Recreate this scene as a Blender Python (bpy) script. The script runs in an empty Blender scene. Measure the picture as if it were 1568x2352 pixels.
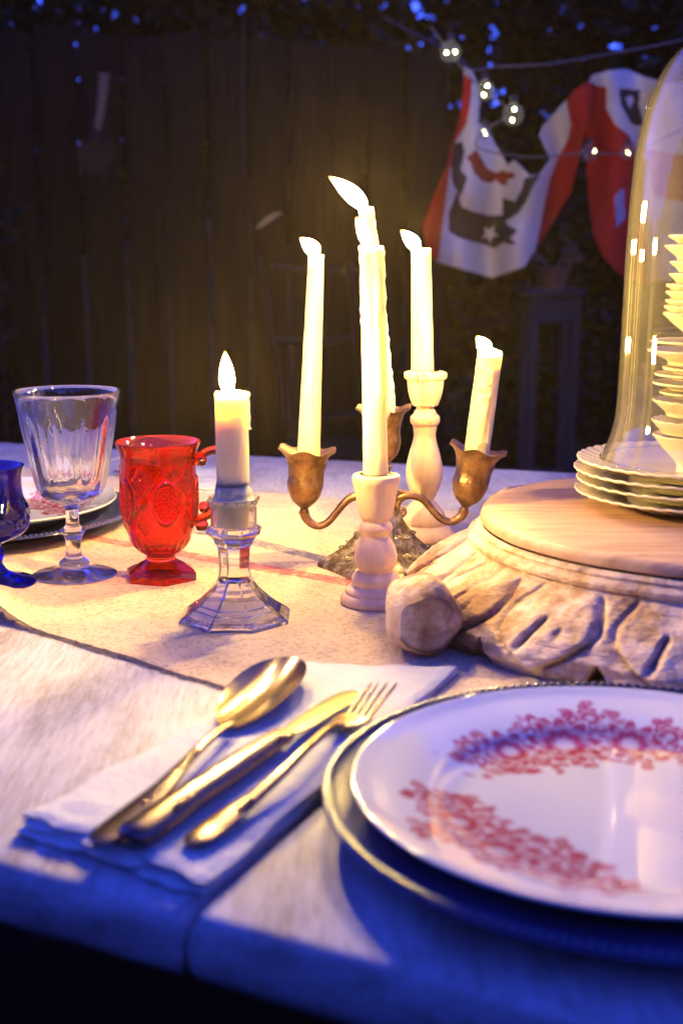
import bpy, bmesh, math, random
import numpy as np
from mathutils import Vector, Matrix, noise

random.seed(7)
PI = math.pi
SC = bpy.context.scene

# ------------------------------------------------------------------ camera
FPX, PITCH, EYE = 2900.0, math.radians(11.5), 0.30       # table top is z = 0
cam_d = bpy.data.cameras.new('camera')
cam = bpy.data.objects.new('camera', cam_d)
SC.collection.objects.link(cam)
SC.camera = cam
cam.location = (0, 0, EYE)
cam.rotation_euler = (PI / 2 - PITCH, 0, 0)
cam_d.sensor_fit = 'HORIZONTAL'
cam_d.sensor_width = 24.0
cam_d.lens = 24.0 * FPX / 1568
cam_d.clip_start = 0.02
cam_d.clip_end = 400
cam_d.dof.use_dof = True
cam_d.dof.focus_distance = 1.17
cam_d.dof.aperture_fstop = 5.6

# ------------------------------------------------------------------ sky, dusk
world = bpy.data.worlds.new('World')
SC.world = world
world.use_nodes = True
wn = world.node_tree
wn.nodes.clear()
w_out = wn.nodes.new('ShaderNodeOutputWorld')
w_bg = wn.nodes.new('ShaderNodeBackground')
w_sky = wn.nodes.new('ShaderNodeTexSky')
w_sky.sky_type = 'NISHITA'
w_sky.sun_disc = False
w_sky.sun_elevation = math.radians(10.0)
w_sky.sun_rotation = math.radians(150)
w_mix = wn.nodes.new('ShaderNodeMix')
w_mix.data_type = 'RGBA'
w_mix.blend_type = 'MULTIPLY'
w_mix.inputs[0].default_value = 1.0
w_mix.inputs[7].default_value = (0.38, 0.60, 5.0, 1)     # dusk sky as a tungsten white balance records it
wn.links.new(w_sky.outputs[0], w_mix.inputs[6])
wn.links.new(w_mix.outputs[2], w_bg.inputs[0])
w_bg.inputs[1].default_value = 0.15
wn.links.new(w_bg.outputs[0], w_out.inputs[0])

SC.view_settings.view_transform = 'Standard'
SC.view_settings.look = 'None'
SC.view_settings.exposure = 0
SC.view_settings.gamma = 1
cy = SC.cycles
SC.render.engine = 'CYCLES'
cy.use_denoising = True
cy.max_bounces = 12
cy.transmission_bounces = 12
cy.glossy_bounces = 6
cy.diffuse_bounces = 3
cy.transparent_max_bounces = 24
cy.sample_clamp_indirect = 16.0
cy.blur_glossy = 1.0


# ------------------------------------------------------------------ geometry of the view -> places on the table
CP, SP_ = math.cos(PITCH), math.sin(PITCH)


def ray(x, y):
    u = (x - 784) / FPX
    v = (1176 - y) / FPX
    return u, CP + v * SP_, -SP_ + v * CP


def P(x, y, z=0.0):
    r = ray(x, y)
    t = (z - EYE) / r[2]
    return Vector((r[0] * t, r[1] * t, z))


def A(x, y, Y):
    r = ray(x, y)
    t = Y / r[1]
    return Vector((r[0] * t, Y, EYE + r[2] * t))


def prof_at(cx, Y, pairs):
    """(half width, height) pairs measured at depth Y -> (radius, z)."""
    out = []
    for hw, y in pairs:
        p = A(cx, y, Y)
        d = p.y * CP - (p.z - EYE) * SP_
        out.append((hw * d / FPX, p.z))
    return out


# ------------------------------------------------------------------ mesh helpers
class MB:
    def __init__(s):
        s.v = []
        s.f = []

    def add(s, verts, faces, M=None):
        o = len(s.v)
        if M is not None:
            verts = [M @ Vector(v) for v in verts]
        s.v.extend([tuple(v) for v in verts])
        s.f.extend([tuple(i + o for i in f) for f in faces])
        return o

    def lathe(s, prof, c=(0, 0, 0), n=64, mod=None, M=None, phase=0.0):
        """prof: (r, z) from one end to the other."""
        verts, faces, rows = [], [], []
        for (r, z) in prof:
            if r < 1e-6:
                rows.append([len(verts)])
                verts.append((c[0], c[1], c[2] + z))
            else:
                row = []
                for k in range(n):
                    a = phase + 2 * PI * k / n
                    rr, dz = (r, 0) if mod is None else mod(a, r, z)
                    row.append(len(verts))
                    verts.append((c[0] + rr * math.cos(a), c[1] + rr * math.sin(a), c[2] + z + dz))
                rows.append(row)
        for a, b in zip(rows[:-1], rows[1:]):
            if len(a) == 1 and len(b) == 1:
                continue
            for k in range(n):
                k2 = (k + 1) % n
                if len(a) == 1:
                    faces.append((a[0], b[k2], b[k]))
                elif len(b) == 1:
                    faces.append((a[k], a[k2], b[0]))
                else:
                    faces.append((a[k], a[k2], b[k2], b[k]))
        s.add(verts, faces, M)
        return s

    def tube(s, pts, rad, n=10, caps=True, flat=None, M=None, up=None):
        """sweep an ellipse; rad scalar or list; flat = height/width ratio (scalar or list)."""
        pts = [Vector(p) for p in pts]
        m = len(pts)
        if not isinstance(rad, (list, tuple)):
            rad = [rad] * m
        if flat is None:
            flat = 1.0
        if not isinstance(flat, (list, tuple)):
            flat = [flat] * m
        verts, faces = [], []
        upv = Vector(up) if up is not None else Vector((0, 0, 1))
        prev = None
        for i, p in enumerate(pts):
            t = (pts[min(i + 1, m - 1)] - pts[max(i - 1, 0)])
            if t.length < 1e-9:
                t = Vector((0, 0, 1))
            t.normalize()
            if prev is None or up is not None:
                ref = upv if abs(t.dot(upv)) < .98 else Vector((0, 1, 0))
                side = t.cross(ref).normalized()
            else:
                side = (prev - t * prev.dot(t)).normalized()
            prev = side
            nn = side.cross(t).normalized()
            for k in range(n):
                a = 2 * PI * k / n
                verts.append(p + side * (rad[i] * math.cos(a)) + nn * (rad[i] * flat[i] * math.sin(a)))
        for i in range(m - 1):
            for k in range(n):
                k2 = (k + 1) % n
                faces.append((i * n + k, i * n + k2, (i + 1) * n + k2, (i + 1) * n + k))
        if caps:
            faces.append(tuple(range(n - 1, -1, -1)))
            faces.append(tuple((m - 1) * n + k for k in range(n)))
        s.add(verts, faces, M)
        return s

    def box(s, lo, hi, M=None):
        x0, y0, z0 = lo
        x1, y1, z1 = hi
        v = [(x0, y0, z0), (x1, y0, z0), (x1, y1, z0), (x0, y1, z0), (x0, y0, z1), (x1, y0, z1), (x1, y1, z1), (x0, y1, z1)]
        f = [(0, 3, 2, 1), (4, 5, 6, 7), (0, 1, 5, 4), (1, 2, 6, 5), (2, 3, 7, 6), (3, 0, 4, 7)]
        s.add(v, f, M)
        return s

    def grid(s, nu, nv, fn, keep=None):
        vs = [fn(i / nu, j / nv) for j in range(nv + 1) for i in range(nu + 1)]
        fs = []
        for j in range(nv):
            for i in range(nu):
                if keep is None or keep((i + .5) / nu, (j + .5) / nv):
                    a = j * (nu + 1) + i
                    fs.append((a, a + 1, a + nu + 2, a + nu + 1))
        s.add(vs, fs)
        return s

    def build(s, name, mat, parent=None, smooth=True, sharp=35):
        org = Vector(parent['org']) if parent is not None else Vector((0, 0, 0))
        me = bpy.data.meshes.new(name)
        me.from_pydata([(v[0] - org.x, v[1] - org.y, v[2] - org.z) for v in s.v], [], s.f)
        me.validate()
        if len(s.f) < 120000 and name not in ('crown', 'foliage', 'tree_line', 'fringe', 'lint'):
            bm = bmesh.new()
            bm.from_mesh(me)
            bmesh.ops.recalc_face_normals(bm, faces=bm.faces)
            bm.to_mesh(me)
            bm.free()
        if smooth:
            me.shade_smooth()
            if sharp:
                me.set_sharp_from_angle(angle=math.radians(sharp))
        me.materials.append(mat)
        me.update()
        o = bpy.data.objects.new(name, me)
        SC.collection.objects.link(o)
        if parent is not None:
            root = parent
            o.parent = parent
            o['org'] = list(org)
        return o


def thing(name, label, cat, loc, group=None):
    o = bpy.data.objects.new(name, None)
    SC.collection.objects.link(o)
    o.location = loc
    o.empty_display_size = .02
    o['org'] = list(loc)
    o['label'] = label
    o['category'] = cat
    if group:
        o['group'] = group
    return o


def tag(o, label, cat, group=None):
    o['label'] = label
    o['category'] = cat
    if group:
        o['group'] = group
    return o


def copy_tree(o, loc, label, parent=None):
    c = o.copy()
    SC.collection.objects.link(c)
    if parent is None:
        c.location = loc
        c['label'] = label
    else:
        c.parent = parent
    for ch in list(o.children):
        copy_tree(ch, None, None, c)
    return c


def cat_rom(pts, k=6):
    """smooth a polyline of tuples (any dimension)."""
    pts = [tuple(p) for p in pts]
    out = []
    n = len(pts)
    for i in range(n - 1):
        p0, p1, p2, p3 = pts[max(i - 1, 0)], pts[i], pts[i + 1], pts[min(i + 2, n - 1)]
        for j in range(k):
            t = j / k
            out.append(tuple(.5 * ((2 * b) + (-a + c) * t + (2 * a - 5 * b + 4 * c - d) * t * t + (-a + 3 * b - 3 * c + d) * t ** 3)
                             for a, b, c, d in zip(p0, p1, p2, p3)))
    out.append(pts[-1])
    return out


def sm(pairs, k=4):
    return [(max(r, 0.0), z) for r, z in cat_rom(pairs, k)]


def sstep(a, b, x):
    t = max(0.0, min(1.0, (x - a) / (b - a)))
    return t * t * (3 - 2 * t)


def fbm(p, o=4):
    return noise.fractal(Vector(p), 1.0, 2.0, o)


# ------------------------------------------------------------------ materials
def nmat(name):
    m = bpy.data.materials.new(name)
    m.use_nodes = True
    nt = m.node_tree
    b = nt.nodes['Principled BSDF']
    return m, nt, b


def N(nt, t, **kw):
    n = nt.nodes.new('ShaderNode' + t)
    for k, v in kw.items():
        if k.startswith('i_'):
            n.inputs[k[2:].replace('_', ' ')].default_value = v
        else:
            setattr(n, k, v)
    return n


def ramp(nt, src, stops):
    r = nt.nodes.new('ShaderNodeValToRGB')
    el = r.color_ramp.elements
    while len(el) > 1:
        el.remove(el[-1])
    el[0].position = stops[0][0]
    el[0].color = (*stops[0][1], 1)
    for p, c in stops[1:]:
        e = el.new(p)
        e.color = (*c, 1)
    nt.links.new(src, r.inputs[0])
    return r.outputs[0]


def coords(nt, scale=(1, 1, 1), rot=(0, 0, 0)):
    tc = nt.nodes.new('ShaderNodeTexCoord')
    mp = nt.nodes.new('ShaderNodeMapping')
    mp.inputs['Scale'].default_value = scale
    mp.inputs['Rotation'].default_value = rot
    nt.links.new(tc.outputs['Object'], mp.inputs[0])
    return mp.outputs[0]


def nz(nt, vec, scale, detail=5, rough=.6):
    n = nt.nodes.new('ShaderNodeTexNoise')
    n.inputs['Scale'].default_value = scale
    n.inputs['Detail'].default_value = detail
    n.inputs['Roughness'].default_value = rough
    nt.links.new(vec, n.inputs[0])
    return n.outputs[0]


def bump(nt, b, h, dist, strength=1.0):
    n = nt.nodes.new('ShaderNodeBump')
    n.inputs['Distance'].default_value = dist
    n.inputs['Strength'].default_value = strength
    nt.links.new(h, n.inputs['Height'])
    nt.links.new(n.outputs[0], b.inputs['Normal'])


def mixc(nt, fac, a, b, mode='MIX'):
    m = nt.nodes.new('ShaderNodeMix')
    m.data_type = 'RGBA'
    m.blend_type = mode
    for s, v in ((0, fac), (6, a), (7, b)):
        if isinstance(v, (int, float)):
            m.inputs[s].default_value = v
        elif isinstance(v, tuple):
            m.inputs[s].default_value = (*v, 1)
        else:
            nt.links.new(v, m.inputs[s])
    return m.outputs[2]


def mathn(nt, op, a, b=None):
    m = nt.nodes.new('ShaderNodeMath')
    m.operation = op
    for i, v in enumerate((a, b)):
        if v is None:
            continue
        if isinstance(v, (int, float)):
            m.inputs[i].default_value = v
        else:
            nt.links.new(v, m.inputs[i])
    return m.outputs[0]


def glass(name, col, rough=0.0, ior=1.5, clear=.5, tint=None):
    """pressed glass: partly a refracting body, partly (its thin walls) light passing straight through"""
    m, nt, b = nmat(name)
    b.inputs['Base Color'].default_value = (*col, 1)
    b.inputs['Transmission Weight'].default_value = 1
    b.inputs['Roughness'].default_value = rough
    b.inputs['IOR'].default_value = ior
    tr = nt.nodes.new('ShaderNodeBsdfTransparent')
    tr.inputs[0].default_value = (*(tint or col), 1)
    mx = nt.nodes.new('ShaderNodeMixShader')
    lw = nt.nodes.new('ShaderNodeLayerWeight')
    lw.inputs[0].default_value = .35
    k = mathn(nt, 'MULTIPLY', mathn(nt, 'SUBTRACT', 1.0, lw.outputs['Facing']), clear)
    nt.links.new(k, mx.inputs[0])
    nt.links.new(b.outputs[0], mx.inputs[1])
    nt.links.new(tr.outputs[0], mx.inputs[2])
    nt.links.new(mx.outputs[0], nt.nodes['Material Output'].inputs[0])
    return m


def schlick(nt, f0=.04, k=1.0):
    lw = nt.nodes.new('ShaderNodeLayerWeight')
    lw.inputs[0].default_value = .5
    return mathn(nt, 'MULTIPLY', mathn(nt, 'ADD', mathn(nt, 'MULTIPLY', mathn(nt, 'POWER', lw.outputs['Facing'], 4.5), 1 - f0), f0), k)


def pressed_glass(name):
    m = bpy.data.materials.new(name)
    m.use_nodes = True
    nt = m.node_tree
    nt.nodes.clear()
    out = nt.nodes.new('ShaderNodeOutputMaterial')
    lw = nt.nodes.new('ShaderNodeLayerWeight')
    lw.inputs[0].default_value = .5
    tr = nt.nodes.new('ShaderNodeBsdfTransparent')
    nt.links.new(ramp(nt, lw.outputs['Facing'], [(0, (.99, .99, .985)), (.6, (.97, .97, .96)), (.85, (.86, .86, .86)), (1, (.55, .55, .56))]), tr.inputs[0])
    gs = nt.nodes.new('ShaderNodeBsdfGlass')
    gs.inputs['IOR'].default_value = 1.5
    gs.inputs['Roughness'].default_value = 0
    gl = nt.nodes.new('ShaderNodeBsdfGlossy')
    gl.inputs['Roughness'].default_value = .015
    bp = nt.nodes.new('ShaderNodeBump')
    bp.inputs['Distance'].default_value = .0002
    nt.links.new(nz(nt, coords(nt), 80, 3), bp.inputs['Height'])
    for n_ in (gs, gl):
        nt.links.new(bp.outputs[0], n_.inputs['Normal'])
    a = nt.nodes.new('ShaderNodeMixShader')
    nt.links.new(schlick(nt, .055), a.inputs[0])
    nt.links.new(tr.outputs[0], a.inputs[1])
    nt.links.new(gl.outputs[0], a.inputs[2])
    c = nt.nodes.new('ShaderNodeMixShader')
    c.inputs[0].default_value = .93
    nt.links.new(a.outputs[0], c.inputs[1])
    nt.links.new(gs.outputs[0], c.inputs[2])
    nt.links.new(c.outputs[0], out.inputs[0])
    return m


def thin_glass(name, tint, glow_veil=.03, glow_veil_col=(.8, .75, .6), refl=1.0):
    """blown glass a couple of millimetres thick: clear, a fresnel reflection and a milky veil painted in for reflected glow"""
    m = bpy.data.materials.new(name)
    m.use_nodes = True
    nt = m.node_tree
    nt.nodes.clear()
    out = nt.nodes.new('ShaderNodeOutputMaterial')
    tr = nt.nodes.new('ShaderNodeBsdfTransparent')
    tr.inputs[0].default_value = (*tint, 1)
    gl = nt.nodes.new('ShaderNodeBsdfGlossy')
    gl.inputs['Roughness'].default_value = .02
    mx = nt.nodes.new('ShaderNodeMixShader')
    k = schlick(nt, .045, refl)
    k.node.use_clamp = True
    nt.links.new(k, mx.inputs[0])
    nt.links.new(tr.outputs[0], mx.inputs[1])
    nt.links.new(gl.outputs[0], mx.inputs[2])
    df = nt.nodes.new('ShaderNodeBsdfDiffuse')
    df.inputs[0].default_value = (*glow_veil_col, 1)
    tl = nt.nodes.new('ShaderNodeBsdfTranslucent')
    tl.inputs[0].default_value = (*glow_veil_col, 1)
    dm = nt.nodes.new('ShaderNodeMixShader')
    nt.links.new(df.outputs[0], dm.inputs[1])
    nt.links.new(tl.outputs[0], dm.inputs[2])
    v = coords(nt, (1, 1, .25))
    d = mathn(nt, 'MULTIPLY', nz(nt, v, 60, 6, .7), glow_veil * 2)  # pale diffuse veil imitates candlelit reflections on the dome and glow in the bulbs
    m2 = nt.nodes.new('ShaderNodeMixShader')
    nt.links.new(d, m2.inputs[0])
    nt.links.new(mx.outputs[0], m2.inputs[1])
    nt.links.new(dm.outputs[0], m2.inputs[2])
    nt.links.new(m2.outputs[0], out.inputs[0])
    return m


def emit(name, col, strength):
    m = bpy.data.materials.new(name)
    m.use_nodes = True
    nt = m.node_tree
    nt.nodes.clear()
    out = nt.nodes.new('ShaderNodeOutputMaterial')
    e = nt.nodes.new('ShaderNodeEmission')
    e.inputs[0].default_value = (*col, 1)
    e.inputs[1].default_value = strength
    nt.links.new(e.outputs[0], out.inputs[0])
    return m


TROT = math.radians(25)          # the table's boards run 25 degrees off the view axis


def m_painted_wood():
    m, nt, b = nmat('whitewashed_wood')
    v = coords(nt, (60, 6, 60), (0, 0, TROT))
    v2 = coords(nt, (1, 1, 1))
    g = nz(nt, v, 5.5, 8, .65)
    big = nz(nt, v2, 6, 4, .6)
    fine = nz(nt, coords(nt, (180, 12, 60), (0, 0, TROT)), 3, 6, .7)
    base = ramp(nt, g, [(.30, (.36, .31, .25)), (.42, (.50, .475, .43)), (.56, (.57, .56, .52)), (.8, (.62, .61, .58))])
    worn = mathn(nt, 'MULTIPLY', ramp(nt, big, [(.48, (0, 0, 0)), (.58, (1, 1, 1))]), ramp(nt, fine, [(.45, (1, 1, 1)), (.57, (0, 0, 0))]))
    c = mixc(nt, mathn(nt, 'MULTIPLY', worn, .65), base, (.36, .28, .20))
    pat = ramp(nt, nz(nt, coords(nt, (6, 2.0, 20), (0, 0, TROT)), 2.6, 7, .72), [(.36, (.40, .35, .29)), (.50, (1, 1, 1))])
    c = mixc(nt, .55, c, pat, 'MULTIPLY')
    nt.links.new(c, b.inputs['Base Color'])
    b.inputs['Roughness'].default_value = .62
    b.inputs['Specular IOR Level'].default_value = .3
    h = mathn(nt, 'ADD', mathn(nt, 'MULTIPLY', g, .6), mathn(nt, 'MULTIPLY', fine, .5))
    bump(nt, b, h, .0022, .9)
    return m


def m_linen():
    m, nt, b = nmat('woven_linen')
    uv = nt.nodes.new('ShaderNodeUVMap')
    uv.uv_map = 'cloth'
    sep = nt.nodes.new('ShaderNodeSeparateXYZ')
    nt.links.new(uv.outputs[0], sep.inputs[0])
    v = coords(nt)
    n1 = nz(nt, v, 14, 5, .65)
    n2 = nz(nt, v, 260, 4, .7)
    base = ramp(nt, n1, [(.25, (.50, .38, .20)), (.5, (.66, .52, .29)), (.75, (.74, .60, .36))])
    sp = ramp(nt, n2, [(.36, (.50, .40, .30)), (.50, (1, 1, 1))])
    base = mixc(nt, .8, base, sp, 'MULTIPLY')
    # woven bands: broken diagonal strokes of coloured yarn
    mp = nt.nodes.new('ShaderNodeMapping')
    mp.inputs['Scale'].default_value = (95, 420, 1)
    mp.inputs['Rotation'].default_value = (0, 0, .3)
    nt.links.new(uv.outputs[0], mp.inputs[0])
    yarn = nz(nt, mp.outputs[0], 1.0, 2, .5)
    wob = mathn(nt, 'MULTIPLY', mathn(nt, 'SUBTRACT', nz(nt, v, 90, 3), .5), .016)
    vv = mathn(nt, 'ADD', sep.outputs[1], wob)
    ym = ramp(nt, yarn, [(.40, (0, 0, 0)), (.47, (1, 1, 1))])
    for centre, half, col in ((.471, .017, (.50, .02, .025)), (.575, .018, (.02, .035, .12))):
        d = mathn(nt, 'ABSOLUTE', mathn(nt, 'SUBTRACT', vv, centre))
        band = mathn(nt, 'LESS_THAN', d, half)
        base = mixc(nt, mathn(nt, 'MULTIPLY', mathn(nt, 'MULTIPLY', band, ym), .85), base, col)
    nt.links.new(base, b.inputs['Base Color'])
    b.inputs['Roughness'].default_value = .95
    b.inputs['Specular IOR Level'].default_value = .1
    b.inputs['Sheen Weight'].default_value = .25
    wv = nz(nt, coords(nt, (1, 1, 1)), 700, 2, .5)
    h = mathn(nt, 'ADD', mathn(nt, 'MULTIPLY', wv, .5), mathn(nt, 'MULTIPLY', nz(nt, v, 120, 5, .7), .9))
    bump(nt, b, h, .0028, .9)
    return m


def m_simple(name, col, rough=.5, metal=0, var=None, scale=30, bumpd=0, bs=60, spec=.5, stretch=(1, 1, 1), sss=0, coat=0):
    m, nt, b = nmat(name)
    b.inputs['Roughness'].default_value = rough
    b.inputs['Metallic'].default_value = metal
    b.inputs['Specular IOR Level'].default_value = spec
    b.inputs['Coat Weight'].default_value = coat
    v = coords(nt, stretch)
    if var:
        nt.links.new(ramp(nt, nz(nt, v, scale, 6, .65), [(.3, var), (.65, col)]), b.inputs['Base Color'])
    else:
        b.inputs['Base Color'].default_value = (*col, 1)
    if bumpd:
        bump(nt, b, nz(nt, v, bs, 6, .65), bumpd)
    if sss:
        b.inputs['Subsurface Weight'].default_value = sss
        b.inputs['Subsurface Radius'].default_value = (.02, .012, .006)
        b.inputs['Subsurface Scale'].default_value = 1
    return m


def m_wax():
    m, nt, b = nmat('candle_wax')
    b.inputs['Base Color'].default_value = (.82, .74, .37, 1)
    b.inputs['Roughness'].default_value = .32
    b.inputs['Subsurface Weight'].default_value = 1
    b.inputs['Subsurface Radius'].default_value = (.016, .014, .009)
    b.inputs['Subsurface Scale'].default_value = 1.0
    b.inputs['IOR'].default_value = 1.44
    bump(nt, b, nz(nt, coords(nt, (1, 1, .35)), 70, 5), .0012)
    return m


def m_bronze():
    m, nt, b = nmat('tarnished_bronze')
    v = coords(nt)
    n = nz(nt, v, 55, 7, .7)
    c = ramp(nt, n, [(.28, (.085, .05, .03)), (.42, (.22, .125, .06)), (.58, (.36, .21, .10)), (.75, (.50, .33, .17))])
    nt.links.new(c, b.inputs['Base Color'])
    b.inputs['Metallic'].default_value = .85
    nt.links.new(ramp(nt, nz(nt, v, 120, 5), [(.3, (.26, .26, .26)), (.7, (.52, .52, .52))]), b.inputs['Roughness'])
    bump(nt, b, mathn(nt, 'ADD', nz(nt, v, 70, 5), mathn(nt, 'MULTIPLY', nz(nt, v, 260, 4), .4)), .0011)
    return m


def m_base_bronze():
    m, nt, b = nmat('worn_silvered_bronze')
    v = coords(nt)
    n = nz(nt, v, 75, 7, .75)
    c = ramp(nt, n, [(.30, (.05, .035, .02)), (.46, (.17, .115, .05)), (.56, (.45, .38, .24)), (.7, (.75, .70, .55))])
    nt.links.new(c, b.inputs['Base Color'])
    b.inputs['Metallic'].default_value = .7
    b.inputs['Roughness'].default_value = .42
    bump(nt, b, nz(nt, v, 110, 5, .6), .0014)
    return m


def m_carved():
    m, nt, b = nmat('carved_limed_wood')
    v = coords(nt)
    n = nz(nt, v, 13, 8, .68)
    n2 = nz(nt, v, 70, 6, .7)
    c = ramp(nt, n, [(.34, (.28, .15, .06)), (.43, (.50, .33, .16)), (.51, (.78, .60, .38)), (.72, (.90, .75, .51))])
    c = mixc(nt, .6, c, ramp(nt, n2, [(.3, (.5, .4, .32)), (.5, (1, 1, 1))]), 'MULTIPLY')
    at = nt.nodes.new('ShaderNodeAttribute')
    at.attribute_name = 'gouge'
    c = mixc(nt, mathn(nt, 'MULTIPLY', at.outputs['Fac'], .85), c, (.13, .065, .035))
    nt.links.new(c, b.inputs['Base Color'])
    b.inputs['Roughness'].default_value = .75
    b.inputs['Specular IOR Level'].default_value = .25
    vo = nt.nodes.new('ShaderNodeTexVoronoi')
    vo.inputs['Scale'].default_value = 55
    wv = nt.nodes.new('ShaderNodeVectorMath')
    wv.operation = 'ADD'
    nt.links.new(coords(nt, (1, 1, .55)), wv.inputs[0])
    nzv = nt.nodes.new('ShaderNodeTexNoise')
    nzv.inputs['Scale'].default_value = 25
    sc = nt.nodes.new('ShaderNodeVectorMath')
    sc.operation = 'SCALE'
    sc.inputs['Scale'].default_value = .03
    nt.links.new(nzv.outputs['Color'], sc.inputs[0])
    nt.links.new(sc.outputs[0], wv.inputs[1])
    nt.links.new(wv.outputs[0], vo.inputs['Vector'])
    chip = mathn(nt, 'MULTIPLY', vo.outputs['Distance'], .4)
    hh = mathn(nt, 'ADD', mathn(nt, 'ADD', n, chip), mathn(nt, 'MULTIPLY', n2, .55))
    bump(nt, b, hh, .0038, 1.0)
    return m


def m_turned(name='pale_turned_wood', lo=(.80, .54, .28), hi=(.92, .68, .36)):
    m, nt, b = nmat(name)
    v = coords(nt, (8, 8, .8))
    c = ramp(nt, nz(nt, v, 12, 6, .6), [(.3, lo), (.65, hi)])
    nt.links.new(c, b.inputs['Base Color'])
    b.inputs['Roughness'].default_value = .42
    b.inputs['Specular IOR Level'].default_value = .35
    bump(nt, b, nz(nt, coords(nt, (60, 60, 3)), 4, 5), .0003)
    return m


def m_board_top():
    m, nt, b = nmat('pedestal_top_wood')
    v = coords(nt, (2.2, 22, 8), (0, 0, .12))
    c = ramp(nt, nz(nt, v, 5, 8, .6), [(.28, (.36, .21, .11)), (.42, (.47, .28, .16)), (.6, (.54, .35, .21)), (.8, (.58, .40, .26))])
    spots = ramp(nt, nz(nt, coords(nt, (18, 60, 1)), 3, 3), [(.24, (.35, .22, .12)), (.33, (1, 1, 1))])
    nt.links.new(mixc(nt, .8, c, spots, 'MULTIPLY'), b.inputs['Base Color'])
    b.inputs['Roughness'].default_value = .5
    b.inputs['Specular IOR Level'].default_value = .35
    bump(nt, b, nz(nt, v, 12, 6), .0006)
    return m


def m_fence():
    m, nt, b = nmat('weathered_fence_wood')
    v = coords(nt, (14, 14, .9))
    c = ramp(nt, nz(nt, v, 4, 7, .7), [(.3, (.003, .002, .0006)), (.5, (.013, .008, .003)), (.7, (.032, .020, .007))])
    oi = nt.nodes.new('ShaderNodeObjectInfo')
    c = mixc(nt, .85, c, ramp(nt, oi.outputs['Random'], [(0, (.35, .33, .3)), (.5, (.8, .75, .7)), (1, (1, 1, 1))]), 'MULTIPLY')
    nt.links.new(c, b.inputs['Base Color'])
    b.inputs['Roughness'].default_value = .9
    b.inputs['Specular IOR Level'].default_value = .15
    bump(nt, b, nz(nt, v, 5, 6), .006)
    return m


def m_attr(name, rough=.12, coat=.6, spec=.5, bumpd=0):
    m, nt, b = nmat(name)
    at = nt.nodes.new('ShaderNodeAttribute')
    at.attribute_name = 'print'
    nt.links.new(at.outputs['Color'], b.inputs['Base Color'])
    b.inputs['Roughness'].default_value = rough
    b.inputs['Coat Weight'].default_value = coat
    b.inputs['Coat Roughness'].default_value = .02
    b.inputs['Specular IOR Level'].default_value = spec
    if bumpd:
        bump(nt, b, nz(nt, coords(nt), 40, 5), bumpd)
    return m


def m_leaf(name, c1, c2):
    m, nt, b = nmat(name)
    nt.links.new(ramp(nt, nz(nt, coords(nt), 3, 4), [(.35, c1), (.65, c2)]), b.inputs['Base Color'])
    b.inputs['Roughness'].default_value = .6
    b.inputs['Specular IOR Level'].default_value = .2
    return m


def m_flame(name='candle_flame', power=1380.0):
    m = bpy.data.materials.new(name)
    m.use_nodes = True
    nt = m.node_tree
    nt.nodes.clear()
    out = nt.nodes.new('ShaderNodeOutputMaterial')
    lw = nt.nodes.new('ShaderNodeLayerWeight')
    lw.inputs[0].default_value = .5
    k = mathn(nt, 'SUBTRACT', 1.0, lw.outputs['Facing'])
    e = nt.nodes.new('ShaderNodeEmission')
    nt.links.new(ramp(nt, k, [(.0, (1, .30, .04)), (.25, (1, .55, .14)), (.5, (1, .68, .20))]), e.inputs[0])
    nt.links.new(mathn(nt, 'MULTIPLY', mathn(nt, 'ADD', mathn(nt, 'MULTIPLY', k, .85), .15), power), e.inputs[1])
    at0 = nt.nodes.new('ShaderNodeAttribute')
    at0.attribute_name = 'along'
    foot = mathn(nt, 'POWER', mathn(nt, 'MINIMUM', mathn(nt, 'ADD', mathn(nt, 'MULTIPLY', at0.outputs['Fac'], 7.0), .30), 1.0), 5.0)
    prev = e.inputs[1].links[0].from_socket
    at = nt.nodes.new('ShaderNodeAttribute')
    at.attribute_name = 'along'
    tipf = mathn(nt, 'POWER', mathn(nt, 'MINIMUM', mathn(nt, 'MULTIPLY', mathn(nt, 'SUBTRACT', 1.02, at.outputs['Fac']), 4.0), 1.0), 5.0)
    nt.links.new(mathn(nt, 'MULTIPLY', mathn(nt, 'MULTIPLY', prev, foot), tipf), e.inputs[1])
    warm = e.inputs[0].links[0].from_socket
    nt.links.new(mixc(nt, ramp(nt, at.outputs['Fac'], [(.72, (0, 0, 0)), (.92, (1, 1, 1))]), warm, (1.0, .36, .05)), e.inputs[0])
    tr = nt.nodes.new('ShaderNodeBsdfTransparent')
    ad = nt.nodes.new('ShaderNodeAddShader')
    nt.links.new(e.outputs[0], ad.inputs[0])
    nt.links.new(tr.outputs[0], ad.inputs[1])
    nt.links.new(ad.outputs[0], out.inputs[0])
    return m


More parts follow.
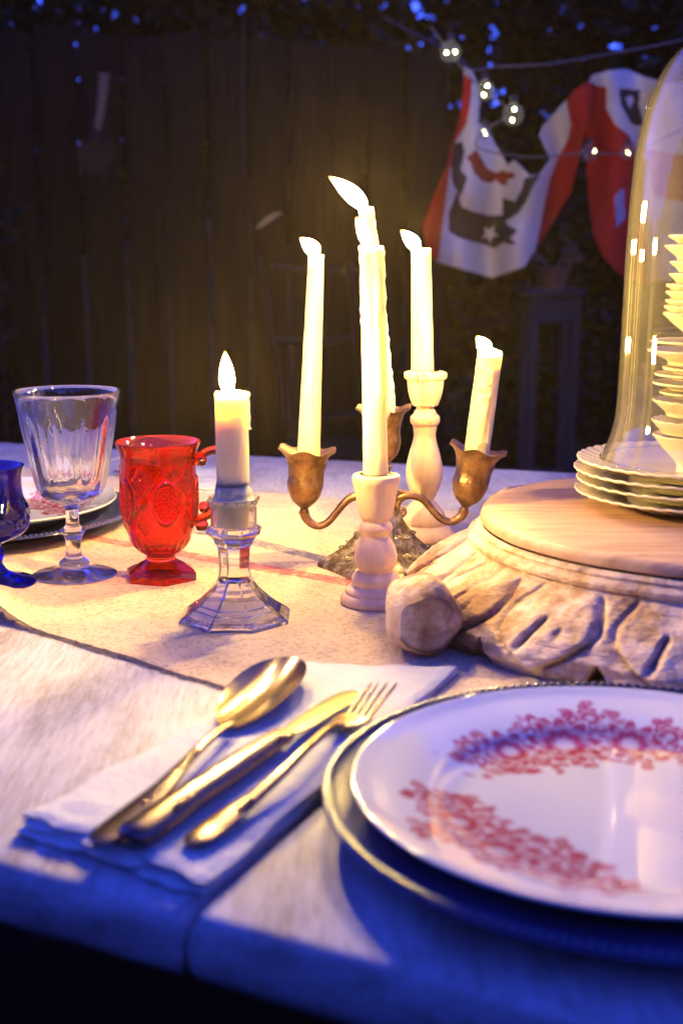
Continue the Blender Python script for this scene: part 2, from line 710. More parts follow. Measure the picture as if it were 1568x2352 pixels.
MAT = dict(
    table=m_painted_wood(), linen=m_linen(), wax=m_wax(), bronze=m_bronze(), bbase=m_base_bronze(), carved=m_carved(),
    turned=m_turned(), top=m_board_top(),
    clear=pressed_glass('clear_pressed_glass'), red=glass('ruby_glass', (1.0, .13, .05), clear=.25, tint=(1.0, .16, .05)), cobalt=glass('cobalt_glass', (.012, .012, .50), clear=.1),
    dome=thin_glass('bell_jar_glass', (.97, .97, .93), .045, (.85, .78, .55), 1.6),
    bulbglass=thin_glass('bulb_glass', (.9, .95, .85), .035, (.8, .85, .6), 1.0),
    wick=m_simple('charred_wick', (.02, .015, .01), .9),
    napkin=m_simple('white_cotton', (.62, .63, .54), .9, var=(.57, .58, .50), scale=20, bumpd=.0060, bs=28, spec=.1),
    cutlery=m_simple('gilt_cutlery_metal', (.21, .14, .105), .25, .95, var=(.13, .085, .06), scale=60, bumpd=.0001, bs=30),
    bowlmetal=m_simple('spoon_bowl_metal', (.20, .14, .115), .17, 1.0),
    blade=m_simple('blade_metal', (.12, .12, .08), .32, 1.0, var=(.09, .09, .06), scale=60),
    silver=m_simple('sky_tinted_silver', (.055, .07, .16), .12, .0, var=(.035, .045, .11), scale=26), bead=m_simple('bright_silver', (.20, .20, .24), .2, .7),  # navy in the charger's base colour stands in for reflected blue sky
    china=m_simple('cream_china', (.80, .72, .50), .14, coat=.5, bumpd=.0003, bs=30),
    fence=m_fence(),
    soil=m_simple('dark_soil', (.016, .012, .008), 1, var=(.008, .006, .004), scale=6, bumpd=.01, bs=20, spec=.05),
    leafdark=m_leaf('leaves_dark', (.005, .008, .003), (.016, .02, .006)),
    bark=m_simple('bark', (.035, .025, .016), .95, var=(.015, .01, .007), scale=20, bumpd=.01, bs=20, spec=.1),
    blackmetal=m_simple('dark_metal', (.018, .017, .016), .5, .6, spec=.3),
    greywood=m_simple('grey_painted_wood', (.03, .034, .04), .7, var=(.018, .02, .024), scale=8, spec=.2),
    handle=m_simple('ash_handle_wood', (.16, .10, .035), .6, var=(.11, .06, .02), scale=10, stretch=(6, 6, 1)),
    rust=m_simple('rusty_iron', (.025, .016, .01), .7, .4, var=(.03, .02, .012), scale=12, spec=.2),
    terracotta=m_simple('terracotta', (.22, .09, .04), .85, var=(.12, .05, .025), scale=8, spec=.1),
    dried=m_simple('dried_flowers', (.20, .11, .05), .9, spec=.1),
    wire=m_simple('wire_black', (.10, .10, .11), .6, spec=.3),
    plastic=m_simple('bulb_cap', (.02, .02, .02), .5),
    flame=m_flame(), flame_big=m_flame('steady_candle_flame', 3050.0),
    filament=emit('bulb_filament', (1.0, .82, .42), 230.0), filament_dim=emit('bulb_filament_dim', (1.0, .8, .4), 60.0),
)

# ------------------------------------------------------------------ setting
g = MB()
g.box((-60, -20, -.95), (60, 80, -.75))
o = g.build('ground', MAT['soil'], smooth=False)
o['kind'] = 'structure'

# ---- fence
FX0, FY0, FX1, FY1 = -3.4, 3.9, .42, 5.05
fdir = Vector((FX1 - FX0, FY1 - FY0, 0))
FL = fdir.length
fdir.normalize()
fang = math.atan2(fdir.y, fdir.x)
fence = thing('board_fence', 'dark weathered fence of upright boards behind the table', 'fence', (FX0, FY0, -.75))
rnd = random.Random(3)
bw = .138
nb = int(FL / (bw + .014))
bmesh_shared = []
for k in range(4):
    mb = MB()
    def fb(u, v, k=k):
        x = (u - .5) * bw
        z = v * 1.80
        y = -.009 + .0035 * math.sin(u * 9 + k) * math.sin(v * 5 + k * 2)
        return (x + .002 * math.sin(v * 7 + k * 3), y, z)
    mb.grid(4, 6, fb)
    mb.grid(4, 6, lambda u, v: (((.5 - u)) * bw, .009, v * 1.80))
    mb.box((-bw / 2 + .001, -.007, 0), (bw / 2 - .001, .008, 1.799))
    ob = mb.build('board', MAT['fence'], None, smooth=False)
    bmesh_shared.append(ob.data)
    bpy.data.objects.remove(ob)
for k in range(nb):
    o = bpy.data.objects.new('board', bmesh_shared[rnd.randrange(4)])
    SC.collection.objects.link(o)
    o.parent = fence
    p = fdir * ((k + .5) * (bw + .014))
    jit = rnd.uniform(-.016, .016)
    o.location = (p.x - math.sin(fang) * -jit, p.y - jit, rnd.uniform(0, .03))
    o.rotation_euler = (rnd.uniform(-.004, .004), 0, fang + rnd.uniform(-.02, .02))
    o['org'] = [0, 0, 0]
mb = MB()
Mf = Matrix.Translation((FX0, FY0, -.75)) @ Matrix.Rotation(fang, 4, 'Z')
for z in (.25, 1.5):
    mb = MB()
    mb.box((0, .022, z), (FL, .06, z + .09), Mf)
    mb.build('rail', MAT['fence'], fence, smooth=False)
for k in range(3):
    mb = MB()
    x = FL * (k + .02) / 2.05 + .03
    mb.box((x - .045, .062, 0), (x + .045, .15, 1.85), Mf)
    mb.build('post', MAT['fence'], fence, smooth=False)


# ---- foliage helpers
def leaf_cloud(mb, n, fn, size, rnd, skip=None):
    for _ in range(n):
        c = fn(rnd)
        if c is None or (skip and skip(c)):
            continue
        s = size * rnd.uniform(.6, 1.4)
        M = Matrix.Translation(c) @ Matrix.Rotation(rnd.uniform(0, 6.3), 4, 'Z') @ Matrix.Rotation(rnd.uniform(-1.4, 1.4), 4, 'X') @ Matrix.Rotation(rnd.uniform(0, 6.3), 4, 'Z')
        mb.add([(-s, 0, 0), (-.2 * s, -.42 * s, .05 * s), (s, 0, -.1 * s), (-.1 * s, .42 * s, .05 * s)], [(0, 1, 2), (0, 2, 3)], M)


# openings in the canopy where the dusk sky shows, (direction on the canopy plane, radius)
gap_px = [(955, 8, 15), (975, 22, 12), (1000, 0, 13), (960, 45, 10), (992, 40, 11), (830, 12, 12), (800, 2, 10), (886, 12, 11), (700, 4, 9), (560, 18, 8),
          (1145, 6, 9), (1160, 25, 5), (1128, 68, 7), (1142, 82, 9), (1180, 28, 8), (1203, 0, 9), (1222, 30, 8), (1180, 66, 8), (1208, 62, 8), (1124, 115, 8), (1131, 143, 8),
          (1151, 210, 12), (1173, 218, 13), (1186, 205, 9), (1203, 216, 7), (1210, 234, 6), (1140, 240, 5), (967, 98, 7), (1400, 105, 9), (1418, 106, 10), (1434, 98, 8), (1441, 81, 7), (1484, 119, 8),
          (1028, 195, 4), (1060, 240, 5), (990, 245, 5), (600, 90, 5), (680, 98, 7), (740, 100, 7), (822, 82, 6), (870, 155, 5), (905, 180, 7), (942, 190, 7),
          (170, 88, 5), (385, 25, 8), (420, 10, 9), (93, 0, 9), (255, 90, 5), (1179, 325, 6), (1330, 60, 5), (1500, 60, 6), (1290, 20, 7), (1060, 30, 6)]
gaps = []
for gx, gy, gr in gap_px:
    gaps.append((Vector(ray(gx, gy)).normalized(), (gr * .62 + 5) / FPX))


def in_gap(c):
    d = (c - Vector((0, 0, EYE))).normalized()
    for g_, r_ in gaps:
        if (d - g_).length < r_:
            return True
    return False


def tree(label, base, h, spread, n, rx, zlo, zhi, ydepth, seed, holes=True):
    rnd = random.Random(seed)
    t = thing('broadleaf_tree', label, 'tree', base, 'trees beyond the fence')
    b = Vector(base)
    mb = MB()
    pts = cat_rom([b, b + Vector((.05, 0, h * .3)), b + Vector((-.04, .05, h * .6)), b + Vector((.06, 0, h))], 5)
    mb.tube(pts, [.13 * (1 - .75 * i / len(pts)) for i in range(len(pts))], 10)
    mb.build('trunk', MAT['bark'], t)
    for k in range(7):
        mb = MB()
        a = rnd.uniform(0, 6.3)
        z0 = h * rnd.uniform(.35, .8)
        L = spread * rnd.uniform(.5, .95)
        q = b + Vector((0, 0, z0))
        pts = cat_rom([q, q + Vector((math.cos(a) * L * .5, math.sin(a) * L * .3, L * .25)), q + Vector((math.cos(a) * L, math.sin(a) * L * .5, L * .35))], 5)
        mb.tube(pts, [.045 * (1 - .8 * i / len(pts)) for i in range(len(pts))], 6)
        mb.build('limb', MAT['bark'], t)
    mb = MB()

    def fn(r):
        for _ in range(20):
            x = r.uniform(-rx, rx)
            z = r.uniform(zlo, zhi)
            y = r.uniform(-ydepth, ydepth)
            p = Vector((b.x + x, b.y + y, z))
            e = (x / rx) ** 2 + ((z - (zlo + zhi) / 2) / ((zhi - zlo) / 2)) ** 2 + (y / ydepth) ** 2 * .6
            if e < 1.15 + .5 * noise.noise(p * 1.7):
                return p
        return None
    leaf_cloud(mb, n, fn, .052, rnd, in_gap if holes else None)
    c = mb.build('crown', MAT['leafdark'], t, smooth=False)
    c['kind'] = 'stuff'
    return t


tree('dark leafy tree behind the left end of the fence', (-2.0, 6.6, -.75), 3.2, 1.6, 60000, 2.3, .2, 4.0, .7, 11)
tree('dark leafy tree above the candles with blue dusk showing through its leaves', (.9, 6.4, -.75), 3.4, 1.6, 62000, 2.0, .05, 3.9, .7, 12)
tree('dark leafy tree behind the hanging flags', (3.0, 6.9, -.75), 3.2, 1.6, 50000, 2.0, .1, 3.8, .7, 13)


def shrub(label, base, rx, ry, h, n, seed, size=.035):
    rnd = random.Random(seed)
    t = thing('leafy_shrub', label, 'shrub', base)
    b = Vector(base)
    for k in range(6):
        mb = MB()
        a = rnd.uniform(0, 6.3)
        mb.tube(cat_rom([b, b + Vector((math.cos(a) * rx * .3, math.sin(a) * ry * .3, h * .4)), b + Vector((math.cos(a) * rx * .7, math.sin(a) * ry * .6, h * .85))], 4), .012, 6)
        mb.build('stem', MAT['bark'], t)
    mb = MB()

    def fn(r):
        for _ in range(20):
            p = Vector((b.x + r.uniform(-rx, rx), b.y + r.uniform(-ry, ry), b.z + r.uniform(.02, h)))
            e = ((p.x - b.x) / rx) ** 2 + ((p.y - b.y) / ry) ** 2 + (max(0, p.z - b.z - h * .4) / (h * .6)) ** 2
            if e < 1 + .35 * noise.noise(p * 3):
                return p
        return None
    leaf_cloud(mb, n, fn, size, rnd)
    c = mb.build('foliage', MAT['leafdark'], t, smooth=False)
    c['kind'] = 'stuff'
    return t


shrub('tall dark climbing shrub against the left part of the fence', (-1.75, 3.95, -.75), .75, .32, 2.3, 9000, 5, .04)
shrub('wide dark hedge behind the flags, right of the fence end', (1.55, 5.4, -.75), 1.35, .45, 1.45, 15000, 6, .04)
shrub('dark hedge farther right, behind the glass dome', (3.6, 5.2, -.75), 1.3, .5, 1.6, 9000, 8, .045)

# far tree line, plus an unseen near part added to block sky light
mb = MB()
rnd = random.Random(4)


def tl(u, v):
    a = 2 * PI * u
    back = sstep(.15, -.35, math.sin(a))           # unseen near side shaped taller and closer to cut low sky light
    top = (2.0 + 1.2 * back) + (1.1 - .2 * back) * noise.noise(Vector((math.cos(a) * 7, math.sin(a) * 7, 0))) + .5 * noise.noise(Vector((math.cos(a) * 26, math.sin(a) * 26, 3)))
    r = (22 - 16.5 * back) + (1.5 - back) * noise.noise(Vector((math.cos(a) * 10, math.sin(a) * 10, v * 3)))
    return (math.cos(a) * r, math.sin(a) * r, -.9 + v * (top + .9))


mb.grid(420, 10, tl)
mb.grid(420, 3, lambda u, v: (lambda q: (q[0] * (1 + .06 * v), q[1] * (1 + .06 * v), q[2] * 1.0 - v * .4))(tl(u, 1)))
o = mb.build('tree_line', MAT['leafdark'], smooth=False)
o['kind'] = 'stuff'

# ------------------------------------------------------------------ table
TC, TS = math.cos(TROT), math.sin(TROT)
table = thing('dining_table', 'long whitewashed wooden table with a seam between its leaves', 'table', (0.2, 1.2, -.75))


def front_y(x):
    return .498 - .487 * (x - .0) + 0.0


def far_y(x):
    return 1.868 - .335 * x


def seam_pt(x0, t):
    """a point on the seam that starts at the front edge at x0"""
    y0 = front_y(x0)
    dx, dy = TS, TC
    # scale so that t = 1 reaches the far edge
    L = (far_y(x0) - y0) / (dy + .335 * dx)
    return Vector((x0 + dx * L * t, y0 + dy * L * t, 0))


leaf_x = [-1.55, -.80, -.073, .66, 1.40]
TH_ = .036
GAP = .0016
for i in range(4):
    mb = MB()
    a0, a1 = leaf_x[i], leaf_x[i + 1]
    nu, nv = 40, 60
    # rounded rectangular section: ring of (inset, z) from the top rim to the underside
    sec = [(.0105, 0), (.007, -.0006), (.004, -.0022), (.002, -.005), (.0008, -.010), (0, -.017), (.0012, -.027), (.0045, -.033), (.010, -TH_)]

    def outline(ins):
        pts = []
        L = 90
        def pt(u, v):
            p0 = seam_pt(a0, v)
            p1 = seam_pt(a1, v)
            return p0.lerp(p1, u)
        w = (pt(1, .5) - pt(0, .5)).length
        d = (pt(.5, 1) - pt(.5, 0)).length
        eu = (GAP + min(ins, .004)) / w
        ev = ins / d
        for k in range(L):
            pts.append(pt(eu + (1 - 2 * eu) * k / L, ev))
        for k in range(L):
            pts.append(pt(1 - eu, ev + (1 - 2 * ev) * k / L))
        for k in range(L):
            pts.append(pt(1 - eu - (1 - 2 * eu) * k / L, 1 - ev))
        for k in range(L):
            pts.append(pt(eu, 1 - ev - (1 - 2 * ev) * k / L))
        return pts
    rings = []
    verts = []
    faces = []
    for (ins, z) in sec:
        ring = []
        for k, p in enumerate(outline(ins)):
            wob = .0024 * noise.noise(Vector((p.x * 22, p.y * 22, z * 90 + i))) if z < -.004 else 0
            ring.append(len(verts))
            verts.append((p.x - TS * wob, p.y - TC * wob, z))
        rings.append(ring)
    m_ = len(rings[0])
    for r0, r1 in zip(rings[:-1], rings[1:]):
        for k in range(m_):
            k2 = (k + 1) % m_
            faces.append((r0[k], r1[k], r1[k2], r0[k2]))
    faces.append(tuple(rings[0]))
    faces.append(tuple(reversed(rings[-1])))
    mb.add(verts, faces)
    mb.build('table_leaf', MAT['table'], table, sharp=40)
Mt = Matrix.Translation((.2, 1.18, 0)) @ Matrix.Rotation(-TROT, 4, 'Z')
for (x, y) in ((-1.3, -.45), (-1.3, .45), (1.1, -.45), (1.1, .45)):
    mb = MB()
    mb.box((x - .04, y - .04, -.75), (x + .04, y + .04, -.1), Mt)
    mb.build('leg', MAT['table'], table, smooth=False)
mb = MB()
mb.box((-1.3, -.5, -.125), (1.1, -.475, -.0375), Mt)
mb.build('apron', MAT['table'], table, smooth=False)
mb = MB()
mb.box((-1.3, .475, -.125), (1.1, .5, -.0375), Mt)
mb.build('apron', MAT['table'], table, smooth=False)

# ------------------------------------------------------------------ runner
def near_y(x):
    return 1.012 - .83 * (x + .281)


def rfar_y(x):
    return 1.636 - .53 * (x + .174)


RX0, RX1 = -.62, .74
RTH = .0011


def runner_z(x, y, s):
    z = RTH + .0005 + .0008 * (noise.noise(Vector((x * 9, y * 9, 1))) + .6)
    lift = math.exp(-((x + .315) / .040) ** 2) * (1 - sstep(.0, .16, s)) * .021
    lift2 = math.exp(-((x + .165) / .03) ** 2) * (1 - sstep(0, .05, s)) * .0015
    return max(z, RTH + .0006) + lift + lift2


def runner_pt(u, s):
    x = RX0 + (RX1 - RX0) * u
    yn = near_y(x) + .004 * noise.noise(Vector((x * 20, 0, 3))) + .0018 * noise.noise(Vector((x * 130, 0, 3)))
    yn = max(yn, front_y(x) + .06)
    yf = rfar_y(x) + .006 * noise.noise(Vector((x * 12, 0, 8)))
    y = yn + (yf - yn) * s
    return x, y, runner_z(x, y, s)


mb = MB()
NU, NV = 420, 190


def sv(v):
    return v ** 1.25


mb.grid(NU, NV, lambda u, v: runner_pt(u, sv(v)))
o = None
runner = thing('table_runner', 'frayed cream linen runner with one red and one blue woven stripe', 'table runner', (0, 1.2, 0))
ro = mb.build('cloth', MAT['linen'], runner, sharp=0)
uvl = ro.data.uv_layers.new(name='cloth')
nvert = (NU + 1) * (NV + 1)
U = np.zeros((nvert, 2))
i = 0
for j in range(NV + 1):
    for k in range(NU + 1):
        x = RX0 + (RX1 - RX0) * k / NU
        s = sv(j / NV)
        # the blue band wanders: bring its line to a constant v
        c = .562 + .075 * max(0, min(1, (-x - .0) / .15)) if x < 0 else .556
        s2 = s if s < .49 else .49 + (s - .49) * (.575 - .49) / (c - .49)
        U[i] = (x, s2)
        i += 1
li = np.zeros(len(ro.data.loops), dtype=np.int32)
ro.data.loops.foreach_get('vertex_index', li)
uvl.data.foreach_set('uv', U[li].ravel())
md = ro.modifiers.new('thick', 'SOLIDIFY')
md.thickness = RTH
md.offset = -1
mb = MB()
rnd = random.Random(9)
for _ in range(2600):
    u = rnd.uniform(.17, .62)
    x, y, z = runner_pt(u, 0)
    L = rnd.uniform(.0012, .0048)
    a = -PI / 2 - .68 + rnd.gauss(0, .7)
    p0 = Vector((x, y + .001, z - .0010))
    p1 = p0 + Vector((math.cos(a), math.sin(a), rnd.uniform(-.4, .25))) * L
    p2 = p1 + Vector((math.cos(a + rnd.gauss(0, .8)), math.sin(a), rnd.uniform(-.4, .1))) * L * .6
    p1.z = max(p1.z, .0005)
    p2.z = max(p2.z, .0004)
    mb.tube([p0, p1, p2], [.00028, .00022, .0001], 3, caps=False)
fr = mb.build('fringe', MAT['linen'], runner, smooth=False)
fr['kind'] = 'stuff'
# loose fibres lying on the cloth
mb = MB()
for _ in range(500):
    u = rnd.uniform(.15, .7)
    s = rnd.random() ** 1.6
    x, y, z = runner_pt(u, s)
    a = rnd.uniform(0, 6.3)
    L = rnd.uniform(.0015, .005)
    p0 = Vector((x, y, z + .0004))
    mb.tube([p0, p0 + Vector((math.cos(a) * L, math.sin(a) * L, .001)), p0 + Vector((math.cos(a + 1) * L * 1.6, math.sin(a + 1) * L * 1.6, .0003))], .00018, 3, caps=False)
fz = mb.build('lint', MAT['linen'], runner, smooth=False)
fz['kind'] = 'stuff'


def zr(x, y):
    s = (y - near_y(x)) / (rfar_y(x) - near_y(x))
    return runner_z(x, y, s) if 0 < s < 1 else 0.0


ZR = .0022         # height of the cloth's surface under things


# ------------------------------------------------------------------ candles
def flame_mesh(base, tip, w, M=None, bend=.25):
    base, tip = Vector(base), Vector(tip)
    d = tip - base
    side = Vector((0, 0, 1)) - d.normalized() * d.normalized().z
    pts, rr = [], []
    prof = [(0, .30), (.06, .55), (.15, .82), (.28, 1.0), (.42, 1.0), (.58, .84), (.72, .58), (.85, .31), (.94, .13), (1, .01)]
    for t, r in prof:
        q = base + d * t + side * (bend * d.length * (t * (1 - t)) * -.0 if False else bend * d.length * t * (t - 1) * -.5)
        pts.append(q)
        rr.append(r * w)
    mb = MB()
    mb.tube(pts, rr, 10)
    return mb


def candle(label, cxb, yb, cxt, yt, hwb, hwt, Y, fb, ft, fw, cat='candle', drip=0, seed=1, group='lit candles on the table', top_slope=0.0, Yt=None, bend=.2, pool=None, embed=.02):
    """bottom / top / flame given where they are seen at depth Y"""
    pb = A(cxb, yb, Y)
    pt = A(cxt, yt, Yt or Y)
    ax = (pt - pb)
    H = ax.length
    ax.normalize()
    pb = pb - ax * embed
    H += embed
    rot = ax.to_track_quat('Z', 'Y').to_matrix().to_4x4()
    M = Matrix.Translation(pb) @ rot
    d = pb.y * CP - (pb.z - EYE) * SP_
    r0, r1 = hwb * d / FPX, hwt * d / FPX
    t = thing('candle', label, cat, pb, group)
    rnd = random.Random(seed)
    runs = [(rnd.uniform(0, 6.28) if drip < 2 else drip + rnd.gauss(0, .35), rnd.uniform(.15, .95), rnd.uniform(.0009, .0024)) for _ in range(0 if not drip else 12)]
    prof = []
    n = 46
    for k in range(n + 1):
        f = k / n
        prof.append((r0 + (r1 - r0) * f, H * f))
    prof = [(0, 0)] + prof
    prof += [(r1 * .93, H + .0008), (r1 * .80, H + .0004), (r1 * .6, H - .002), (r1 * .25, H - .003), (0, H - .003)]

    def mod(a, r, z):
        q = r
        f = min(1.0, z / H)
        if r > r1 * .85:
            q += .00035 * noise.noise(Vector((math.cos(a) * 2, math.sin(a) * 2, z * 60 + seed)))
            for (ra, rl, rh) in runs:
                da = abs((a - ra + PI) % (2 * PI) - PI)
                if f > 1 - rl:
                    q += rh * math.exp(-(da / .16) ** 2) * (1 + 1.1 * noise.noise(Vector((ra * 5, z * 260, seed))))
                q += rh * 1.2 * math.exp(-(da / .2) ** 2 - ((f - (1 - rl)) * H / .0022) ** 2)
        dz = 0
        if z > H * .985:
            dz = -top_slope * math.cos(a) * r + .0010 * noise.noise(Vector((math.cos(a) * 2.2, math.sin(a) * 2.2, seed)))
        return q, dz
    mb = MB()
    mb.lathe(prof, (0, 0, 0), 48, mod, M)
    if pool:
        # wax run down and set at the foot
        mb.lathe(sm([(pool[0], embed - .004), (pool[0], embed + .001), (pool[0] * .9, embed + .004), (r0 * 1.12, embed + .009), (r0 * .9, embed + .018)], 4), (0, 0, 0), 48,
                 lambda a, r, z: (r * (1 + .05 * noise.noise(Vector((math.cos(a) * 2, math.sin(a) * 2, z * 90)))), .0012 * noise.noise(Vector((math.cos(a) * 1.6, math.sin(a) * 1.6, 4)))), M)
    mb.build('wax_body', MAT['wax'], t, sharp=50)
    if pool:
        # runs of wax set down the side away from the wind
        for q in range(9):
            az = rnd.uniform(-1.5, .75)
            z1 = H + .001 - rnd.uniform(0, .004) - (0 if q < 5 else rnd.uniform(.005, .03))
            z0 = rnd.uniform(embed + .006, H * .75) if q else embed + .008
            pts, rr_ = [], []
            nq = 16
            for w in range(nq + 1):
                f = w / nq
                zz = z1 + (z0 - z1) * f
                ra = r1 + (r0 - r1) * (1 - zz / H) + .0004
                aa = az + .05 * math.sin(f * 5 + q)
                pts.append(M @ Vector((ra * math.cos(aa), ra * math.sin(aa), zz)))
                rr_.append((.0011 + .0007 * abs(math.sin(f * 9 + q * 1.7)) + (.0010 if w in (0, 1) else 0)) * (.5 if w == 0 else 1) * (1 + .5 * (w == nq)))
            mb = MB()
            mb.tube(pts, rr_, 8)
            mb.build('wax_drip', MAT['wax'], t, sharp=0)
    # wick
    f0 = A(fb[0], fb[1], Yt or Y)
    f1 = A(ft[0], ft[1], Yt or Y)
    wtop = pb + ax * (H - .004)
    mb = MB()
    wdir = (f1 - f0).normalized()
    w1 = wtop + ax * .007
    w2 = w1 + (ax * .3 + wdir).normalized() * .004
    mb.tube([wtop, w1, w2], [.0009, .0009, .0006], 6)
    mb.build('wick', MAT['wick'], t)
    fw_m = 1.0 * fw * d / FPX
    fm = flame_mesh(f0, f1, fw_m, bend=bend).build('flame', MAT['flame_big' if cxb == 535 else 'flame'], t, sharp=0)
    fd = (f1 - f0)
    at = fm.data.attributes.new('along', 'FLOAT', 'POINT')
    at.data.foreach_set('value', [max(0, min(1, (Vector(v.co) + Vector(pb) - f0).dot(fd) / fd.length_squared)) for v in fm.data.vertices])
    return t


Y_ST = P(540, 1426)[1]
Y_MUG = P(372, 1332)[1]
Y_FS = P(859, 1388)[1]
Y_CA = 1.226
Y_RS = P(975, 1240)[1]

candle('short thick candle with wax running down it, in the glass candlestick', 535, 1150, 531, 903, 38, 37, Y_ST, (524, 906), (516, 803), 16.5, drip=2.0 + 4.3, seed=3,
       pool=(.0175, 0), bend=0.0, embed=.022, group='lit candles on the table')
candle('slim tapered candle in the left cup of the bronze candelabra', 709, 1032, 726, 586, 27, 17, Y_CA, (732, 584), (686, 544), 17, seed=4, bend=.25)
candle('tallest candle, leaning left, in the raised centre cup of the candelabra', 887, 940, 840, 478, 19, 15.5, Y_CA, (841, 478), (751, 402), 19, drip=1, seed=5, bend=.35)
candle('stubby leaning candle with dripped wax in the right cup of the candelabra', 1097, 1020, 1126, 808, 29, 28, Y_CA, (1122, 809), (1092, 770), 16, drip=3.2, seed=6, bend=.25, top_slope=-.25)
candle('tall tapered candle in the front turned wooden candlestick', 863, 1096, 852, 567, 29, 23.5, Y_FS, (848, 566), (816, 495), 14, drip=1, seed=7, bend=.2)
candle('candle with an upright flat top in the rear wooden candlestick', 970, 852, 967, 572, 26.5, 22, Y_RS, (962, 572), (918, 526), 15.5, seed=8, bend=.2)

# ------------------------------------------------------------------ candelabra
cl = A(882, 1180, Y_CA)
cand = thing('candelabra', 'tarnished bronze three-armed candelabra with tulip cups', 'candelabra', (cl.x, Y_CA, ZR))
# base: hexagonal sheet flaring from a stem
bpx = [(729, 1295), (808, 1328), (928, 1331), (1034, 1289)]
bp = [P(x, y, ZR + .003) for x, y in bpx]
cb = Vector((cl.x, Y_CA, 0))
front = [Vector((p.x - cb.x, p.y - cb.y)) for p in bp]
hexa = front + [Vector((-front[1].x * .9, -front[1].y)), Vector((-front[2].x * .9, -front[2].y))]
mb = MB()
nseg = 10
rings = []
verts = []
faces = []
levels = [(1.0, 0.0), (1.0, .004), (.93, .0075), (.80, .011), (.64, .017), (.48, .026), (.34, .037), (.22, .049), (.13, .062), (.075, .075), (.07, .085)]
for (sc_, z) in levels:
    ring = []
    for e in range(6):
        a, b = hexa[e], hexa[(e + 1) % 6]
        for k in range(nseg):
            t = k / nseg
            p = a.lerp(b, t)
            inw = 1 - .10 * math.sin(PI * t) * sstep(1.0, .7, sc_) - .03 * math.sin(PI * t)
            p = p * sc_ * inw
            if sc_ < .2:
                p = p.lerp(p.normalized() * .0075, sstep(.2, .07, sc_))
            r_ = .0006 * noise.noise(Vector((p.x * 90, p.y * 90, z * 90))) * (1 if .2 < sc_ < .97 else .2)
            ring.append(len(verts))
            verts.append((cb.x + p.x, cb.y + p.y, ZR + z + r_))
    rings.append(ring)
for r0, r1 in zip(rings[:-1], rings[1:]):
    m_ = len(r0)
    for k in range(m_):
        faces.append((r0[k], r0[(k + 1) % m_], r1[(k + 1) % m_], r1[k]))
faces.append(tuple(reversed(rings[0])))
mb.add(verts, faces)
# embossed scrolls on the front face of the base
rnd = random.Random(5)
for k in range(14):
    ang = rnd.uniform(PI * 1.02, PI * 1.98)
    rr = rnd.uniform(.40, .86)
    # locate on the surface
    dirv = Vector((math.cos(ang), math.sin(ang)))
    best = None
    for e in range(6):
        a, b = hexa[e], hexa[(e + 1) % 6]
        den = dirv.x * (b.y - a.y) - dirv.y * (b.x - a.x)
        if abs(den) < 1e-9:
            continue
        tt = (a.x * (b.y - a.y) - a.y * (b.x - a.x)) / den
        uu = (a.x * dirv.y - a.y * dirv.x) / den
        if tt > 0 and -.01 <= uu <= 1.01:
            best = tt
    if not best:
        continue
    z = np.interp(rr, [l[0] for l in levels[::-1]], [l[1] for l in levels[::-1]])
    c = Vector((cb.x + dirv.x * best * rr * .95, cb.y + dirv.y * best * rr * .95, ZR + z + .0008))
    pts = []
    for q in range(14):
        a_ = q * .55 + k
        r_ = .0045 * (1 - q / 16)
        pts.append(c + Vector((math.cos(a_) * r_, math.sin(a_) * r_, .0010 + .25 * r_ * math.sin(a_))))
    mb.tube(pts, .0009, 5)
mb.build('foot', MAT['bbase'], cand, sharp=30)
mb = MB()
stem = [(A(882, y, Y_CA).z - 0, r) for y, r in ((1200, .0075), (1185, .0095), (1170, .0065), (1150, .008), (1140, .012), (1125, .013), (1112, .009), (1095, .0065), (1080, .006), (1070, .008), (1064, .0055))]
mb.lathe(sm([(r, z) for z, r in stem], 4), (cb.x, cb.y, 0), 24)
mb.build('stem', MAT['bronze'], cand)

cup_prof = [(0, -.001), (5, 0), (8, 1), (9.0, 5), (9.5, 9), (7.5, 12), (12, 16), (17, 21), (30, 33), (38, 52), (41.5, 70), (40, 83), (39.5, 92), (41, 104), (45, 122), (54, 140), (64, 150), (69, 153),
            (66, 152), (56, 146), (42, 136), (32, 128), (30, 110), (28, 90), (0, 88)]


